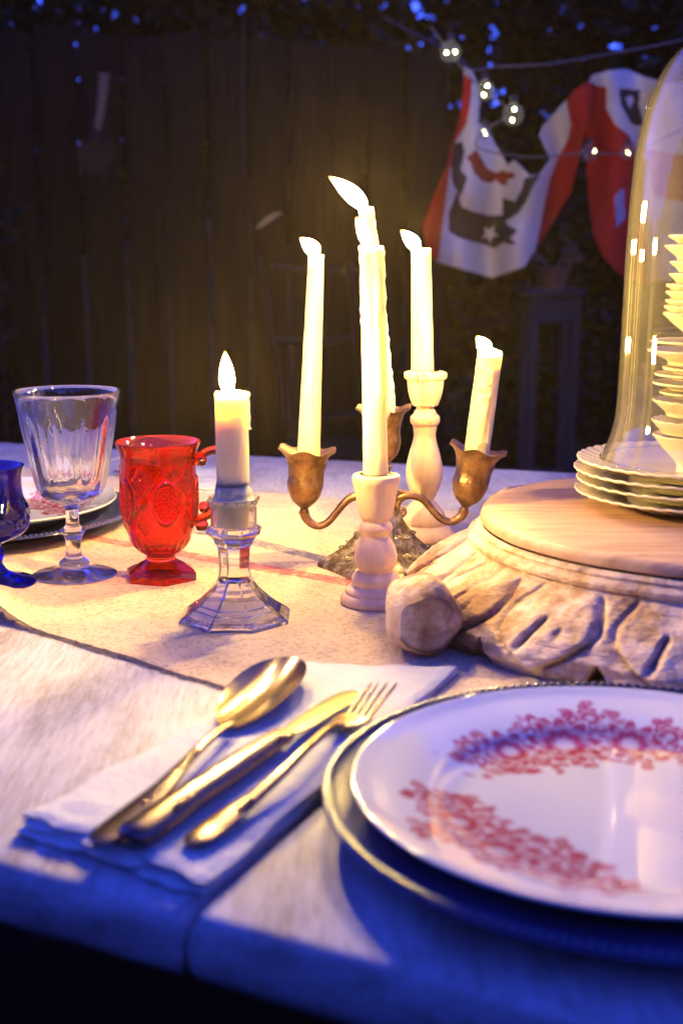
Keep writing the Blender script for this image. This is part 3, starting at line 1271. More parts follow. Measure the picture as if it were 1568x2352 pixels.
def cup(top, bottom, seed):
    """cup whose axis runs from bottom to top (world points)"""
    ax = top - bottom
    L = ax.length
    M = Matrix.Translation(bottom) @ ax.normalized().to_track_quat('Z', 'Y').to_matrix().to_4x4()
    s = L / 153
    pr = sm([(max(r, 0) * s, z * s) for r, z in cup_prof], 3)
    zmax = 153 * s

    def mod(a, r, z):
        t = sstep(.78, 1.0, z / zmax)
        lob = math.cos(6 * a + seed)
        sect = PI / 4
        aa = (a % sect) - sect / 2
        fac = math.cos(sect / 2) / math.cos(aa)
        w = .75 * sstep(.12, .3, z / zmax) * (1 - sstep(.75, .92, z / zmax)) if r > .25 * zmax * .6 else 0
        rr = r * (1 - w + w * (fac * .5 + .5) * 1.03) * (1 + .055 * lob * t)
        return rr, .035 * zmax * lob * t * sstep(.25, .45, r / zmax) + .0004 * noise.noise(Vector((a * 3, z * 150, seed)))
    mb = MB()
    mb.lathe(pr, (0, 0, 0), 72, mod, M)
    body = mb.build('cup', MAT['bronze'], cand, sharp=50)
    # heart-shaped scroll ornament on the face towards the diners
    mb = MB()
    for sgn in (-1, 1):
        pts = []
        for q in range(26):
            if q < 14:
                a_ = q * .52
                r_ = 2.5 + 5.0 * q / 14
                px = sgn * (11 + -r_ * math.cos(a_) * 1.0)
                pz = 118 + r_ * math.sin(a_)
            else:
                f = (q - 14) / 11
                px = sgn * ((17.5) * (1 - f) ** 1.0)
                pz = 118 - 40 * f + 5 * math.sin(f * PI)
            R_ = np.interp(pz, [70, 83, 92, 104, 122, 140], [41.5, 40, 39.5, 41, 45, 54]) + .3
            aa = px / R_
            pts.append(M @ (Matrix.Rotation(-PI / 2, 4, 'Z') @ Vector((math.cos(aa) * R_ * s, math.sin(aa) * R_ * s, pz * s))))
        mb.tube(pts, .0011, 6)
    for q in range(4):
        R_ = 41
        mb.lathe([(0, -.0011), (.0011, 0), (0, .0011)], tuple(M @ (Matrix.Rotation(-PI / 2, 4, 'Z') @ Vector((R_ * s, 0, (72 - q * 5 + 8) * s)))), 6)
    mb.build('scroll_ornament', MAT['bronze'], body)
    return body


cup(A(705, 1032, Y_CA), A(697, 1180, Y_CA), 0.3)
cup(A(1098, 1030, Y_CA), A(1065, 1176, Y_CA), 1.0)
cup(A(880, 936, Y_CA), A(882, 1078, Y_CA), .7)


def arm(px, rads):
    mb = MB()
    pts = cat_rom([tuple(A(x, y, Y_CA)) + (r,) for (x, y), r in zip(px, rads)], 7)
    mb.tube([p[:3] for p in pts], [p[3] for p in pts], 12, up=(0, 1, 0))
    return mb


k_ = 1.25 / FPX
mb = arm([(697, 1172), (703, 1190), (716, 1203), (733, 1208), (752, 1200), (770, 1180), (788, 1158), (806, 1143), (824, 1140), (845, 1146), (872, 1150)], [v * k_ for v in (12, 10.5, 9.5, 9, 8.5, 8.5, 9, 10, 10, 9, 9)])
mb.build('arm', MAT['bronze'], cand)
mb = arm([(1066, 1170), (1060, 1184), (1044, 1196), (1027, 1198), (1008, 1188), (990, 1168), (972, 1148), (955, 1139), (938, 1137), (915, 1143), (892, 1150)], [v * k_ for v in (12, 11, 9.5, 9, 8.5, 8.5, 9, 9.5, 10, 9, 9)])
mb.build('arm', MAT['bronze'], cand)
mb = arm([(950, 1138), (932, 1140), (918, 1150), (911, 1165), (913, 1178), (922, 1183), (929, 1177), (926, 1169), (920, 1170)], [v * k_ for v in (7, 7, 7, 7.5, 8, 7, 5.5, 4.5, 4)])
mb.build('scroll', MAT['bronze'], cand)
mb = arm([(936, 1137), (926, 1131), (915, 1127), (908, 1124)], [v * k_ for v in (6, 6, 4, 2)])
mb.build('leaf_spur', MAT['bronze'], cand)
mb = arm([(814, 1138), (832, 1140), (846, 1150), (853, 1165), (851, 1178), (842, 1183), (835, 1177), (838, 1169)], [v * k_ for v in (7, 7, 7, 7.5, 8, 7, 5.5, 4.5)])
mb.build('scroll', MAT['bronze'], cand)


# ------------------------------------------------------------------ wooden candlesticks
def wooden_stick(label, cx, Y, pairs, rtop):
    pr = prof_at(cx, Y, pairs)
    x0 = A(cx, pairs[-1][1], Y).x
    zmin = min(z for r, z in pr)
    dz = ZR - zmin
    pr = [(r, z + dz * sstep(.08, 0, z)) for r, z in pr]
    t = thing('wooden_candlestick', label, 'candlestick', (x0, Y, ZR), 'turned wooden candlesticks')
    top = pr[0]
    inner = [(0, top[1] - .016), (rtop, top[1] - .016), (rtop, top[1] - .001), (rtop + .001, top[1] + .0002)]
    mb = MB()
    body = inner + sm(pr, 4) + [(0, ZR)]
    mb.lathe(body, (x0, Y, 0), 64, lambda a, r, z: (r * (1 + .004 * noise.noise(Vector((math.cos(a) * 2, math.sin(a) * 2, z * 60)))), 0))
    mb.build('turned_body', MAT['turned'], t, sharp=45)
    mb = MB()
    mb.lathe([(rtop - .0016, top[1] - .012), (rtop - .0016, top[1] + .0004), (rtop - .0002, top[1] + .0011), (rtop + .0018, top[1] + .0006), (rtop + .0016, top[1] - .0006)], (x0, Y, 0), 48)
    mb.build('brass_socket', MAT['cutlery'], t)
    return t, x0, pr


fs = [(46, 1089), (53, 1091), (55, 1099), (54, 1108), (50, 1122), (46, 1142), (42, 1165), (38, 1184), (33, 1192), (31.5, 1196), (36, 1203), (39, 1211), (37.5, 1218), (32, 1225), (30, 1230),
      (34, 1238), (43, 1254), (48, 1270), (49.5, 1285), (47, 1300), (41, 1313), (39, 1317), (47, 1321), (54, 1329), (56, 1338), (54, 1347), (57, 1350), (66, 1357), (70, 1363), (69, 1367), (75, 1371), (80, 1379), (80.5, 1386), (79, 1391)]
wooden_stick('front turned wooden candlestick, standing before the bronze candelabra', 862, Y_FS, fs, .0125)
rs = [(40, 852), (48, 855), (49.5, 861), (48, 868), (43, 872), (42, 876), (40, 895), (36, 912), (31, 925), (30, 929), (21, 934), (20, 938), (24, 943), (27, 950), (33, 956), (34, 964), (32, 972), (28, 977), (27, 984),
      (25, 1000), (28, 1016), (35, 1040), (41, 1066), (42.5, 1086), (40, 1106), (33, 1128), (25, 1146), (23, 1153), (27, 1158), (36, 1168), (45, 1182), (50, 1196), (51, 1206), (50, 1212), (56, 1216), (64, 1224), (71, 1235), (72, 1241), (70, 1245)]
tr_, rx_, rpr = wooden_stick('rear turned wooden candlestick with wax drips, behind the candelabra', 972, Y_RS, rs, .0125)
for (hx, y0, y1, r) in ((962, 852, 872, .0022), (975, 850, 858, .003), (990, 925, 935, .0026), (992, 935, 962, .0018), (985, 960, 985, .0012)):
    rr = np.interp(-y0, [-p[1] for p in rs[::-1]], [p[0] for p in rs[::-1]])
    mb = MB()
    pts = []
    for q in range(6):
        yy = y0 + (y1 - y0) * q / 5
        rr = np.interp(yy, [p[1] for p in rs], [p[0] for p in rs])
        off = hx - 970
        if abs(off) > rr:
            off = math.copysign(rr, off)
        c_ = A(970 + off, yy, Y_RS)
        d_ = math.sqrt(max(rr * rr - off * off, 0)) * 1.36 / FPX
        pts.append(Vector((c_.x, c_.y - d_ - .0004, c_.z)))
    mb.tube(pts, [r * .8, r, r * .8, r * .7, r * .9, r * .7], 8)
    mb.build('wax_drip', MAT['wax'], tr_)

# ------------------------------------------------------------------ glass candlestick (octagonal)
gx = P(540, 1428).x
gst = thing('glass_candlestick', 'clear pressed glass candlestick with a wide octagonal foot', 'candlestick', (gx, Y_ST, ZR))


def octo(a, r, z, n=8, ph=PI / 8):
    s_ = 2 * PI / n
    aa = ((a - ph) % s_) - s_ / 2
    return r * math.cos(s_ / 2) / math.cos(aa) * 1.04, 0


outer = prof_at(540, Y_ST, [(60, 1143), (62, 1146), (58, 1152), (54, 1162), (53, 1180), (53, 1203), (56, 1209), (65, 1215), (64, 1221), (54, 1228), (47, 1238), (45, 1246), (40, 1251), (38, 1262), (36, 1285), (35.5, 1305), (37, 1322), (43, 1340), (54, 1357), (70, 1374),
                              (84, 1388), (90, 1393), (97, 1398), (103, 1402), (112, 1409), (122, 1416), (128, 1422), (129, 1426), (127, 1429)])
zb = outer[-1][1]
outer = [(r, max(z + (ZR - zb) * sstep(.07, 0, z), ZR + .0002)) for r, z in outer]
socket_z = A(540, 1211, Y_ST).z
rsock = .0172
prof = [(0, socket_z), (rsock * .95, socket_z), (rsock, socket_z + .002), (rsock, outer[0][1] - .004), (rsock * 1.15, outer[0][1] - .001)] + outer
# hollow underside with moulded steps
und = []
for r, z in reversed(outer):
    if z < ZR + .040 and r > .0150:
        und.append((max(r - .0042, .0), max(z - .0032, ZR + .0003) + .0011 * (len(und) % 2)))
und = [u for k, u in enumerate(und) if k == 0 or u[1] >= und[k - 1][1]]
prof += und[1:] + [(und[-1][0] * .7, und[-1][1] + .004), (0, und[-1][1] + .005)]


def gmod(a, r, z):
    if r <= rsock * 1.16 and z > socket_z - .0005:
        return r, 0
    return octo(a, r, z)


mb = MB()
mb.lathe(prof, (gx, Y_ST, 0), 128, gmod)
mb.build('glass_body', MAT['clear'], gst, sharp=14)

# ------------------------------------------------------------------ clear goblet
wgx = P(172, 1326).x
Y_WG = P(172, 1326)[1]
wg = thing('wine_goblet', 'clear wine goblet with a panelled bowl and knopped stem', 'goblet', (wgx, Y_WG, ZR))
o_ = prof_at(168, Y_WG, [(123, 897), (121.5, 900), (117, 920), (109, 960), (98, 1020), (87, 1078), (79, 1112), (74, 1127), (62, 1140), (40, 1151), (24, 1157), (16, 1164), (14.8, 1180), (15, 1200), (18, 1209), (28, 1216), (29.5, 1221), (24, 1229), (20, 1236), (18, 1243), (17.5, 1262), (18, 1280),
                         (24, 1291), (33, 1299), (35, 1305), (31, 1310), (34, 1314), (60, 1321), (85, 1325), (95, 1328), (95.5, 1330), (93, 1332)])
zb = o_[-1][1]
o_ = [(r, max(z + (ZR - zb) * sstep(.06, 0, z), ZR + .0002)) for r, z in o_]
i_ = prof_at(168, Y_WG, [(0, 1131), (30, 1129), (52, 1122), (63, 1112), (72, 1090), (82, 1050), (93, 1000), (104, 950), (113, 910), (118.5, 898), (121, 896)])
zt = o_[0][1]
ZB0, ZB1 = A(168, 1140, Y_WG).z, A(168, 930, Y_WG).z


def wmod(a, r, z):
    if ZB0 - .002 < z and r > .012:
        w = sstep(ZB0, ZB0 + .012, z) * (1 - sstep(ZB1 - .012, ZB1, z + .004 * abs(math.sin(a * 5))))
        s_ = 2 * PI / 10
        aa = ((a - .2) % s_) - s_ / 2
        f = math.cos(s_ / 2) / math.cos(aa)
        return r * (1 - w + w * f * 1.015), 0
    return r, 0


mb = MB()
mb.lathe(sm(i_, 3), (wgx, Y_WG, 0), 160)
nin = len(mb.v)
mb.lathe(sm(o_, 3) + [(0, ZR + .0012)], (wgx, Y_WG, 0), 160, wmod)
# bridge lip
ni = len(sm(i_, 3))
base_in = nin - 160
for k in range(160):
    k2 = (k + 1) % 160
    mb.f.append((base_in + k, base_in + k2, nin + k2, nin + k))
mb.build('glass_body', MAT['clear'], wg, sharp=40)

# ------------------------------------------------------------------ red mug
mx = P(371, 1332).x
mug = thing('footed_mug', 'ruby red pressed glass mug with diamond pattern and hexagonal foot', 'mug', (mx, Y_MUG, ZR))
mo = prof_at(368, Y_MUG, [(99, 1013), (98.5, 1015), (94, 1025), (89, 1037), (86, 1052), (86, 1075), (86.5, 1120), (86, 1155), (84, 1180), (80, 1205), (73, 1228), (63, 1252), (50, 1268), (38, 1276), (33, 1281), (33.5, 1286), (38, 1293), (50, 1300), (60, 1306), (66, 1311),
                          (80, 1317), (83, 1319), (83, 1330), (82, 1335)])
zb = mo[-1][1]
mo = [(r, z + (ZR - zb) * sstep(.07, 0, z)) for r, z in mo]
mi = prof_at(368, Y_MUG, [(0, 1262), (30, 1259), (50, 1248), (64, 1225), (73, 1195), (78, 1155), (79, 1100), (79.5, 1050), (83, 1035), (90, 1022), (96, 1013.5), (97.5, 1012)])
zA, zB = A(368, 1232, Y_MUG).z, A(368, 1058, Y_MUG).z
zft = A(368, 1312, Y_MUG).z
zf0 = A(368, 1290, Y_MUG).z


def mugmod(a, r, z):
    if z < zft:
        return octo(a, r, z, 6, PI / 6 + .25)
    if z < zf0:
        w = sstep(zf0, zft, z)
        q = octo(a, r, z, 6, PI / 6 + .25)[0]
        return r * (1 - w) + q * w, 0
    h = 0
    if zA < z < zB:
        t = (z - zA) / (zB - zA)
        n_ = 5
        s_ = 2 * PI / n_
        arc = .036 / .040 * 1.0
        aa = ((a + 1.25 + s_ / 2) % s_) - s_ / 2          # main ovals
        ab = ((a + 1.25) % s_) - s_ / 2                    # diamonds between
        X = aa / (s_ / 2)
        Xb = ab / (s_ / 2)
        zz = z * 1000
        ay = a * 36
        pa, pb_ = (ay * .36 + zz * .21) % 1.0, (ay * .36 - zz * .21) % 1.0
        dia = 1 - max(abs(pa - .5), abs(pb_ - .5)) * 2
        e = math.sqrt((X / .54) ** 2 + ((t - .52) / .27) ** 2)
        if e < .82:
            h += .0026 * dia
        h += .0019 * math.exp(-((e - .98) / .10) ** 2)
        e2 = abs(Xb) / .46 + abs(t - .80) / .20
        if e2 < .85:
            h += .0019 * dia
        h += .0008 * math.exp(-((e2 - 1.0) / .12) ** 2)
        e3 = abs(Xb) / .42 + abs(t - .24) / .20
        if e3 < .9:
            h += .0014 * dia
        e4 = math.sqrt((Xb / .16) ** 2 + ((t - .52) / .06) ** 2)
        h += .0013 * math.exp(-(e4 ** 2) * 1.2)
        h *= sstep(0, .06, t) * (1 - sstep(.94, 1, t))
    elif z <= zA:
        h = .0005 * math.cos(a * 22) * sstep(zf0, zA, z)
    return r + h, 0


mb = MB()
NM = 300
mi_s = sm(mi, 3)
mb.lathe(mi_s, (mx, Y_MUG, 0), NM)
nin = len(mb.v)


def densify(pr, step):
    out = [pr[0]]
    for (r0, z0), (r1, z1) in zip(pr[:-1], pr[1:]):
        k = max(1, int(math.hypot(r1 - r0, z1 - z0) / step))
        for q in range(1, k + 1):
            out.append((r0 + (r1 - r0) * q / k, z0 + (z1 - z0) * q / k))
    return out


mo_s = densify(sm(mo[:-5], 3), .0007) + mo[-4:]
mb.lathe(mo_s + [(0, ZR + .002)], (mx, Y_MUG, 0), NM, mugmod)
for k in range(NM):
    k2 = (k + 1) % NM
    mb.f.append((nin - NM + k, nin - NM + k2, nin + k2, nin + k))
mb.build('glass_body', MAT['red'], mug, sharp=32)
mb = MB()
hp = cat_rom([tuple(A(x, y, Y_MUG)) for x, y in ((449, 1052), (462, 1046), (480, 1036), (500, 1034), (518, 1045), (528, 1070), (528, 1105), (518, 1140), (500, 1165), (480, 1182), (460, 1190), (448, 1195))], 5)
mb.tube(hp, .0040, 14, up=(0, 1, 0), flat=1.35)
for (x, y, r) in ((461, 1056, .0062), (469, 1165, .0058), (463, 1205, .0066)):
    c = A(x, y, Y_MUG)
    mb.lathe([(0, -r), (r * .7, -r * .75), (r, 0), (r * .7, r * .75), (0, r)], tuple(c), 16)
rnd = random.Random(2)
for p in hp[::1]:
    mb.lathe([(0, -.0008), (.0008, 0), (0, .0008)], (p[0], p[1] - .0052, p[2]), 5)
mb.build('handle', MAT['red'], mug, sharp=40)

# ------------------------------------------------------------------ cobalt goblet
Y_BG = P(-18, 1345)[1]
bgx = P(-18, 1345).x
bg = thing('cobalt_goblet', 'cobalt blue glass goblet with a dimpled bowl at the left edge', 'goblet', (bgx, Y_BG, ZR))
bo = prof_at(-18, Y_BG, [(87, 1070), (86, 1072), (82, 1082), (79, 1098), (79, 1120), (81, 1140), (85, 1152), (91, 1168), (92, 1188), (91, 1206), (84, 1220), (66, 1234), (46, 1243), (28, 1252), (26, 1260), (31, 1270), (33, 1279), (29, 1290), (26, 1298), (30, 1310), (42, 1324), (70, 1336), (95, 1342), (101, 1346), (100, 1349)])
zb = bo[-1][1]
bo = [(r, max(z + (ZR - zb) * sstep(.06, 0, z), ZR + .0002)) for r, z in bo]
bi = prof_at(-18, Y_BG, [(0, 1232), (40, 1228), (68, 1214), (80, 1196), (82, 1175), (76, 1150), (73, 1120), (74, 1095), (79, 1078), (84, 1069)])
zc = A(-18, 1188, Y_BG).z


def bmod(a, r, z):
    if z > ZR + .04:
        w = math.exp(-((z - zc) / .010) ** 2)
        row = math.cos(a * 9 + (PI if z > zc else 0))
        return r * (1 + .035 * w * row), 0
    return r, 0


mb = MB()
bis = sm(bi, 4)
mb.lathe(bis, (bgx, Y_BG, 0), 120)
nin = len(mb.v)
mb.lathe(sm(bo, 4) + [(0, ZR + .001)], (bgx, Y_BG, 0), 120, bmod)
for k in range(120):
    mb.f.append((nin - 120 + k, nin - 120 + (k + 1) % 120, nin + (k + 1) % 120, nin + k))
mb.build('glass_body', MAT['cobalt'], bg, sharp=50)

# ------------------------------------------------------------------ plates
RP = .1426


def make_plate(loc, label):
    t = thing('dinner_plate', label, 'plate', loc, 'flowered dinner plates')
    c = Vector(loc)
    prof = [(0, .0042), (.03, .0042), (.06, .0044), (.084, .0050), (.094, .0072), (.104, .0118), (.118, .0160), (.132, .0195), (.1395, .0222), (.1418, .0230), (.1426, .0226), (.1424, .0214), (.138, .0186), (.118, .0128), (.100, .0060), (.090, .0022), (.084, .0002), (.080, .0002), (.079, .002), (0, .002)]
    top = [p for p in densify(sm(prof[:10], 3), .0008)]
    bot = sm(prof[9:], 3)
    full = top + bot[1:]
    mb = MB()
    n = 1040
    mb.lathe(full, tuple(c), n)
    o = mb.build('plate_body', MAT['plate'], t, sharp=0)
    # transfer print
    me = o.data
    co = np.zeros(len(me.vertices) * 3, dtype=np.float32)
    me.vertices.foreach_get('co', co)
    co = co.reshape(-1, 3)
    xy = co[:, :2]
    ink = np.zeros(len(co), dtype=np.float32)
    r_ = np.hypot(xy[:, 0], xy[:, 1])
    m_top = (r_ > .045) & (r_ < .128)
    idx = np.where(m_top)[0]
    q = xy[idx]
    val = np.zeros(len(idx), dtype=np.float32)
    rnd = random.Random(21)

    def disc(cx, cy, r, a=1.0, petals=0, ring=None, ph=0):
        dx = q[:, 0] - cx
        dy = q[:, 1] - cy
        d = np.hypot(dx, dy)
        sel = d < r * 1.6
        if not sel.any():
            return
        th = np.arctan2(dy[sel], dx[sel])
        rr = r * (1 + (.22 * np.cos(petals * th + ph) if petals else 0))
        dd = d[sel]
        body = np.clip((rr - dd) / .0009, 0, 1)
        if ring is not None:
            tone = .78 + .22 * np.cos(dd / r * ring * PI + .6 * np.sin(th * petals + ph))
            tone = np.where(dd < r * .26, .25, tone)
            body = body * tone
        if petals and ring:
            cover = np.clip((rr * 1.07 - dd) / .0009, 0, 1)
            val[sel] = val[sel] * (1 - cover) + body * a * cover
        else:
            val[sel] = np.maximum(val[sel], body * a)

    def leaf(cx, cy, ang, L, w, a=.9):
        dx = q[:, 0] - cx
        dy = q[:, 1] - cy
        u = dx * math.cos(ang) + dy * math.sin(ang)
        v = -dx * math.sin(ang) + dy * math.cos(ang)
        s = u / L
        ok = (s > 0) & (s < 1)
        ww = w * np.sin(np.clip(s, 0, 1) * PI) * (1 + .25 * np.sin(u * 2600))
        body = np.where(ok, np.clip((ww - np.abs(v)) / .0008, 0, 1), 0)
        body = body * np.where(np.abs(v) < .0004, .45, 1)
        np.maximum(val, body * a, out=val)

    for (a0, a1) in ((150, 50), (262, 168), (376, 286)):
        cen = [(.5, .088, .0215, 9), (.27, .090, .0165, 8), (.75, .090, .0180, 9), (.62, .110, .0095, 6), (.38, .068, .0090, 6), (.88, .100, .0095, 6), (.14, .102, .0095, 6), (.12, .092, .0080, 5), (.90, .092, .0080, 5), (.40, .101, .0070, 6), (.62, .103, .0070, 6), (.22, .074, .0060, 5), (.8, .073, .0065, 5), (.55, .069, .0060, 6)]
        for f, rad, R_, pet in cen:
            an = math.radians(a0 + (a1 - a0) * (f + rnd.uniform(-.012, .012)))
            for k in range(8):
                la = rnd.uniform(0, 2 * PI)
                leaf(math.cos(an) * rad + math.cos(la) * R_ * .85, math.sin(an) * rad + math.sin(la) * R_ * .85, la + rnd.uniform(-.5, .5), rnd.uniform(.008, .015), rnd.uniform(.0026, .0048), rnd.uniform(.65, 1.0))
        for k in range(105):
            f = rnd.random()
            an = math.radians(a0 + (a1 - a0) * f)
            edge = .016 * math.sin(PI * min(1, max(0, f))) ** .6
            rad = .088 + rnd.uniform(-1, 1) * (.006 + edge)
            la = rnd.uniform(0, 2 * PI)
            leaf(math.cos(an) * rad, math.sin(an) * rad, la, rnd.uniform(.006, .013), rnd.uniform(.0018, .0036), rnd.uniform(.45, .95))
        for f, rad, R_, pet in sorted(cen, key=lambda q_: q_[2]):
            an = math.radians(a0 + (a1 - a0) * f)
            disc(math.cos(an) * rad, math.sin(an) * rad, R_ * .95, .95, pet, 4.2, f * 9)
        for k in range(16):
            f = rnd.random()
            an = math.radians(a0 + (a1 - a0) * f)
            rad = .088 + rnd.uniform(-.022, .022)
            disc(math.cos(an) * rad, math.sin(an) * rad, rnd.uniform(.0016, .0032), .7, 5, 2)
    ink[idx] = val
    col = np.ones((len(co), 4), dtype=np.float32)
    white = np.array((.74, .75, .60))
    red = np.array((.46, .012, .03))
    k = (np.clip(ink * 1.05, 0, .95))[:, None]
    col[:, :3] = white * (1 - k) + red * k
    at = me.color_attributes.new('print', 'FLOAT_COLOR', 'POINT')
    at.data.foreach_set('color', col.ravel())
    return t


MAT['plate'] = m_attr('glazed_printed_china', .07, .8)


def make_charger(loc, label):
    t = thing('charger_plate', label, 'charger', loc, 'silver charger plates under the dinner plates')
    c = Vector(loc)
    mb = MB()
    prof = sm([(0, .0030), (.06, .0030), (.112, .0032), (.120, .0048), (.132, .0105), (.150, .0138), (.163, .0160), (.1675, .0172), (.1692, .0168), (.1692, .0155), (.163, .0140), (.132, .0082), (.115, .0005), (.105, .0002), (0, .0004)], 5)
    mb.lathe(prof, tuple(c), 200)
    mb.build('dish', MAT['silver'], t, sharp=60)
    mb = MB()
    nb_ = 190
    for k in range(nb_):
        a = 2 * PI * k / nb_
        p = (c.x + .1672 * math.cos(a), c.y + .1672 * math.sin(a), c.z + .0176)
        mb.lathe([(0, -.0021), (.0018, -.0010), (.0023, 0), (.0018, .0013), (0, .0020)], p, 8)
    mb.build('beaded_rim', MAT['bead'], t)
    return t


zc0 = .0042
make_charger((.1592, .6302, zc0 - .0012 + .0006), 'silver beaded charger under the nearest flowered plate')
make_plate((.1480, .6215, zc0 + .0045), 'nearest dinner plate, printed with red flowers')
_ch = [o for o in SC.collection.objects if o.name.startswith('charger_plate')][0]
_pl = [o for o in SC.collection.objects if o.name.startswith('dinner_plate')][0]
_p = P(262, 1150, .03)
copy_tree(_ch, (_p.x - .1426 - .004, _p.y + .000, zc0 - .0006), 'silver beaded charger at the far place setting, behind the clear goblet')
cp = copy_tree(_pl, (_p.x - .1426, _p.y + .004, zc0 + .0045), 'far dinner plate with red flowers, behind the clear goblet')
cp.rotation_euler = (0, 0, 1.1)


# ------------------------------------------------------------------ napkins
def napkin(label, corners, loc, h0, layers, seed, wav=.0015):
    t = thing('napkin', label, 'napkin', loc, 'folded white napkins')
    fl, fr_, nr, nl = [Vector((c[0], c[1])) for c in corners]
    for L in range(layers):
        mb = MB()
        sh = .0035 * (layers - 1 - L)
        th = .0030

        def pt(u, v, top, L=L):
            near = nl.lerp(nr, u)
            far = fl.lerp(fr_, u)
            p = near.lerp(far, v)
            d = (far - near).normalized()
            s = Vector((d.y, -d.x))
            ev = (.0028 * noise.noise(Vector((u * 3, L * 2.3, seed))) + .0022 * noise.noise(Vector((u * 9, L * 1.3, seed)))) * (1 - v)
            eu = .0022 * noise.noise(Vector((v * 6, L * 1.7, seed + 3)))
            p = p + d * (ev * 2.2 + (L - 1) * .0030 * (1 - v)) + s * eu
            z = h0 + L * .0026
            e = min(u, 1 - u, v, 1 - v)
            rd = sstep(0, .045, min(u, 1 - u) * 1.0) * sstep(0, .018, min(v, 1 - v))
            amp = .0012 + .0010 * math.exp(-v * 7)
            wave = amp * noise.noise(Vector((u * 3.2 + 2, v * 6 + L * .25, seed))) + .0012 * noise.noise(Vector((u * 7 + v * 9, v * 3, seed + L * .3)))
            curl = .0016 * math.exp(-v * 30) * (.4 + .6 * noise.noise(Vector((u * 4, seed, L * .4))))
            if top:
                return (p.x, p.y, max(z + .0016 + .0016 * rd + wave + curl, .0012 + L * .0024))
            return (p.x, p.y, max(z + .0006 * (1 - rd) * .5 + wave * .85 + curl, .0006 + L * .0022))
        mb.grid(56, 110, lambda u, v: pt(u, v, True))
        n0 = len(mb.v)
        mb.grid(56, 110, lambda u, v: pt(1 - u, v, False))
        W_ = 57

        def idt(i, j):
            return j * W_ + i

        def idb(i, j):
            return n0 + j * W_ + (56 - i)
        for i in range(56):
            mb.f.append((idt(i, 0), idb(i, 0), idb(i + 1, 0), idt(i + 1, 0)))
            mb.f.append((idt(i, 110), idt(i + 1, 110), idb(i + 1, 110), idb(i, 110)))
        for j in range(110):
            mb.f.append((idt(0, j), idt(0, j + 1), idb(0, j + 1), idb(0, j)))
            mb.f.append((idt(56, j), idb(56, j), idb(56, j + 1), idt(56, j + 1)))
        mb.build('folded_layer', MAT['napkin'], t, sharp=70)
    return t


NC = [(-.030, .880), (.084, .874), (-.064, .553), (-.170, .622)]
napkin('folded white napkin under the spoon, knife and fork', NC, (-.04, .73, 0), .0010, 3, 2)
far_c = [tuple(P(395, 1085)[:2]), tuple(P(545, 1092)[:2]), tuple(P(520, 1140)[:2]), tuple(P(330, 1122)[:2])]
napkin('far white napkin behind the red mug', far_c, (P(440, 1110).x, P(440, 1110).y, 0), .0006, 3, 5)

# ------------------------------------------------------------------ cutlery
NZ = .0108      # top of the napkin


def sweep(pts, name, mat, t, n=16, sharp=60):
    """pts: (px, py, z, halfwidth, halfthick)"""
    pp = [tuple(P(x, y, z)) + (w, h) for x, y, z, w, h in pts]
    pp = cat_rom(pp, 7)
    mb = MB()
    mb.tube([p[:3] for p in pp], [p[3] for p in pp], n, up=(0, 0, 1), flat=[p[4] / p[3] for p in pp])
    return mb.build(name, mat, t, sharp=sharp)


def beads(t, pts, r):
    mb = MB()
    for (x, y, z) in pts:
        p = P(x, y, z)
        mb.lathe([(0, -r * .8), (r * .8, -r * .3), (r, 0), (r * .7, r * .6), (0, r * .8)], tuple(p), 10)
    return mb


# spoon
sp0 = P(520, 1662, NZ + .006)
sp1 = P(664, 1508, NZ + .014)
spoon = thing('spoon', 'gold toned spoon with its bowl up, left of the knife', 'spoon', tuple(P(430, 1740, NZ)), 'gold toned cutlery on the napkin')
axs = (sp1 - sp0)
Ls = axs.length
axn = axs.normalized()
sd = Vector((0, 0, 1)).cross(axn).normalized()
upn = axn.cross(sd).normalized()
mb = MB()
verts = []
faces = []
nr_, na_ = 18, 64
cen = sp0 + axs * .52
hw_ = .0225


def bowl(rr, a, off):
    x = math.cos(a) * rr
    y = math.sin(a) * rr
    w = hw_ * (1 + .12 * x)
    depth = -.0085 * (1 - rr ** 2.2) * (1 + .18 * x)
    lift = -.0020 * (x ** 2)
    return cen + axn * (x * Ls * .52) + sd * (y * w) + upn * (depth + lift + off)


for side_, off in ((0, .0), (1, -.0012)):
    base = len(verts)
    verts.append(bowl(0, 0, off))
    for i in range(1, nr_ + 1):
        for k in range(na_):
            verts.append(bowl(i / nr_, 2 * PI * k / na_, off))
    for k in range(na_):
        a, b = base + 1 + k, base + 1 + (k + 1) % na_
        faces.append((base, a, b) if side_ == 0 else (base, b, a))
    for i in range(nr_ - 1):
        for k in range(na_):
            a = base + 1 + i * na_ + k
            b = base + 1 + i * na_ + (k + 1) % na_
            c = b + na_
            d = a + na_
            faces.append((a, d, c, b) if side_ == 0 else (a, b, c, d))
h = len(verts) // 2
for k in range(na_):
    a = 1 + (nr_ - 1) * na_ + k
    b = 1 + (nr_ - 1) * na_ + (k + 1) % na_
    faces.append((a, a + h, b + h, b))
mb.add(verts, faces)
mb.build('bowl', MAT['bowlmetal'], spoon, sharp=40)
hs = sweep([(528, 1660, NZ + .0065, .0046, .0016), (512, 1671, NZ + .0080, .0032, .0018), (480, 1698, NZ + .0090, .0032, .0020), (430, 1748, NZ + .0080, .0040, .0020), (380, 1802, NZ + .006, .0060, .0020), (330, 1850, NZ + .004, .0088, .0020),
            (285, 1890, NZ + .003, .0105, .0019), (248, 1918, NZ + .003, .0098, .0017), (228, 1934, NZ + .003, .0060, .0014), (218, 1942, NZ + .003, .0010, .0006)], 'handle', MAT['cutlery'], spoon)
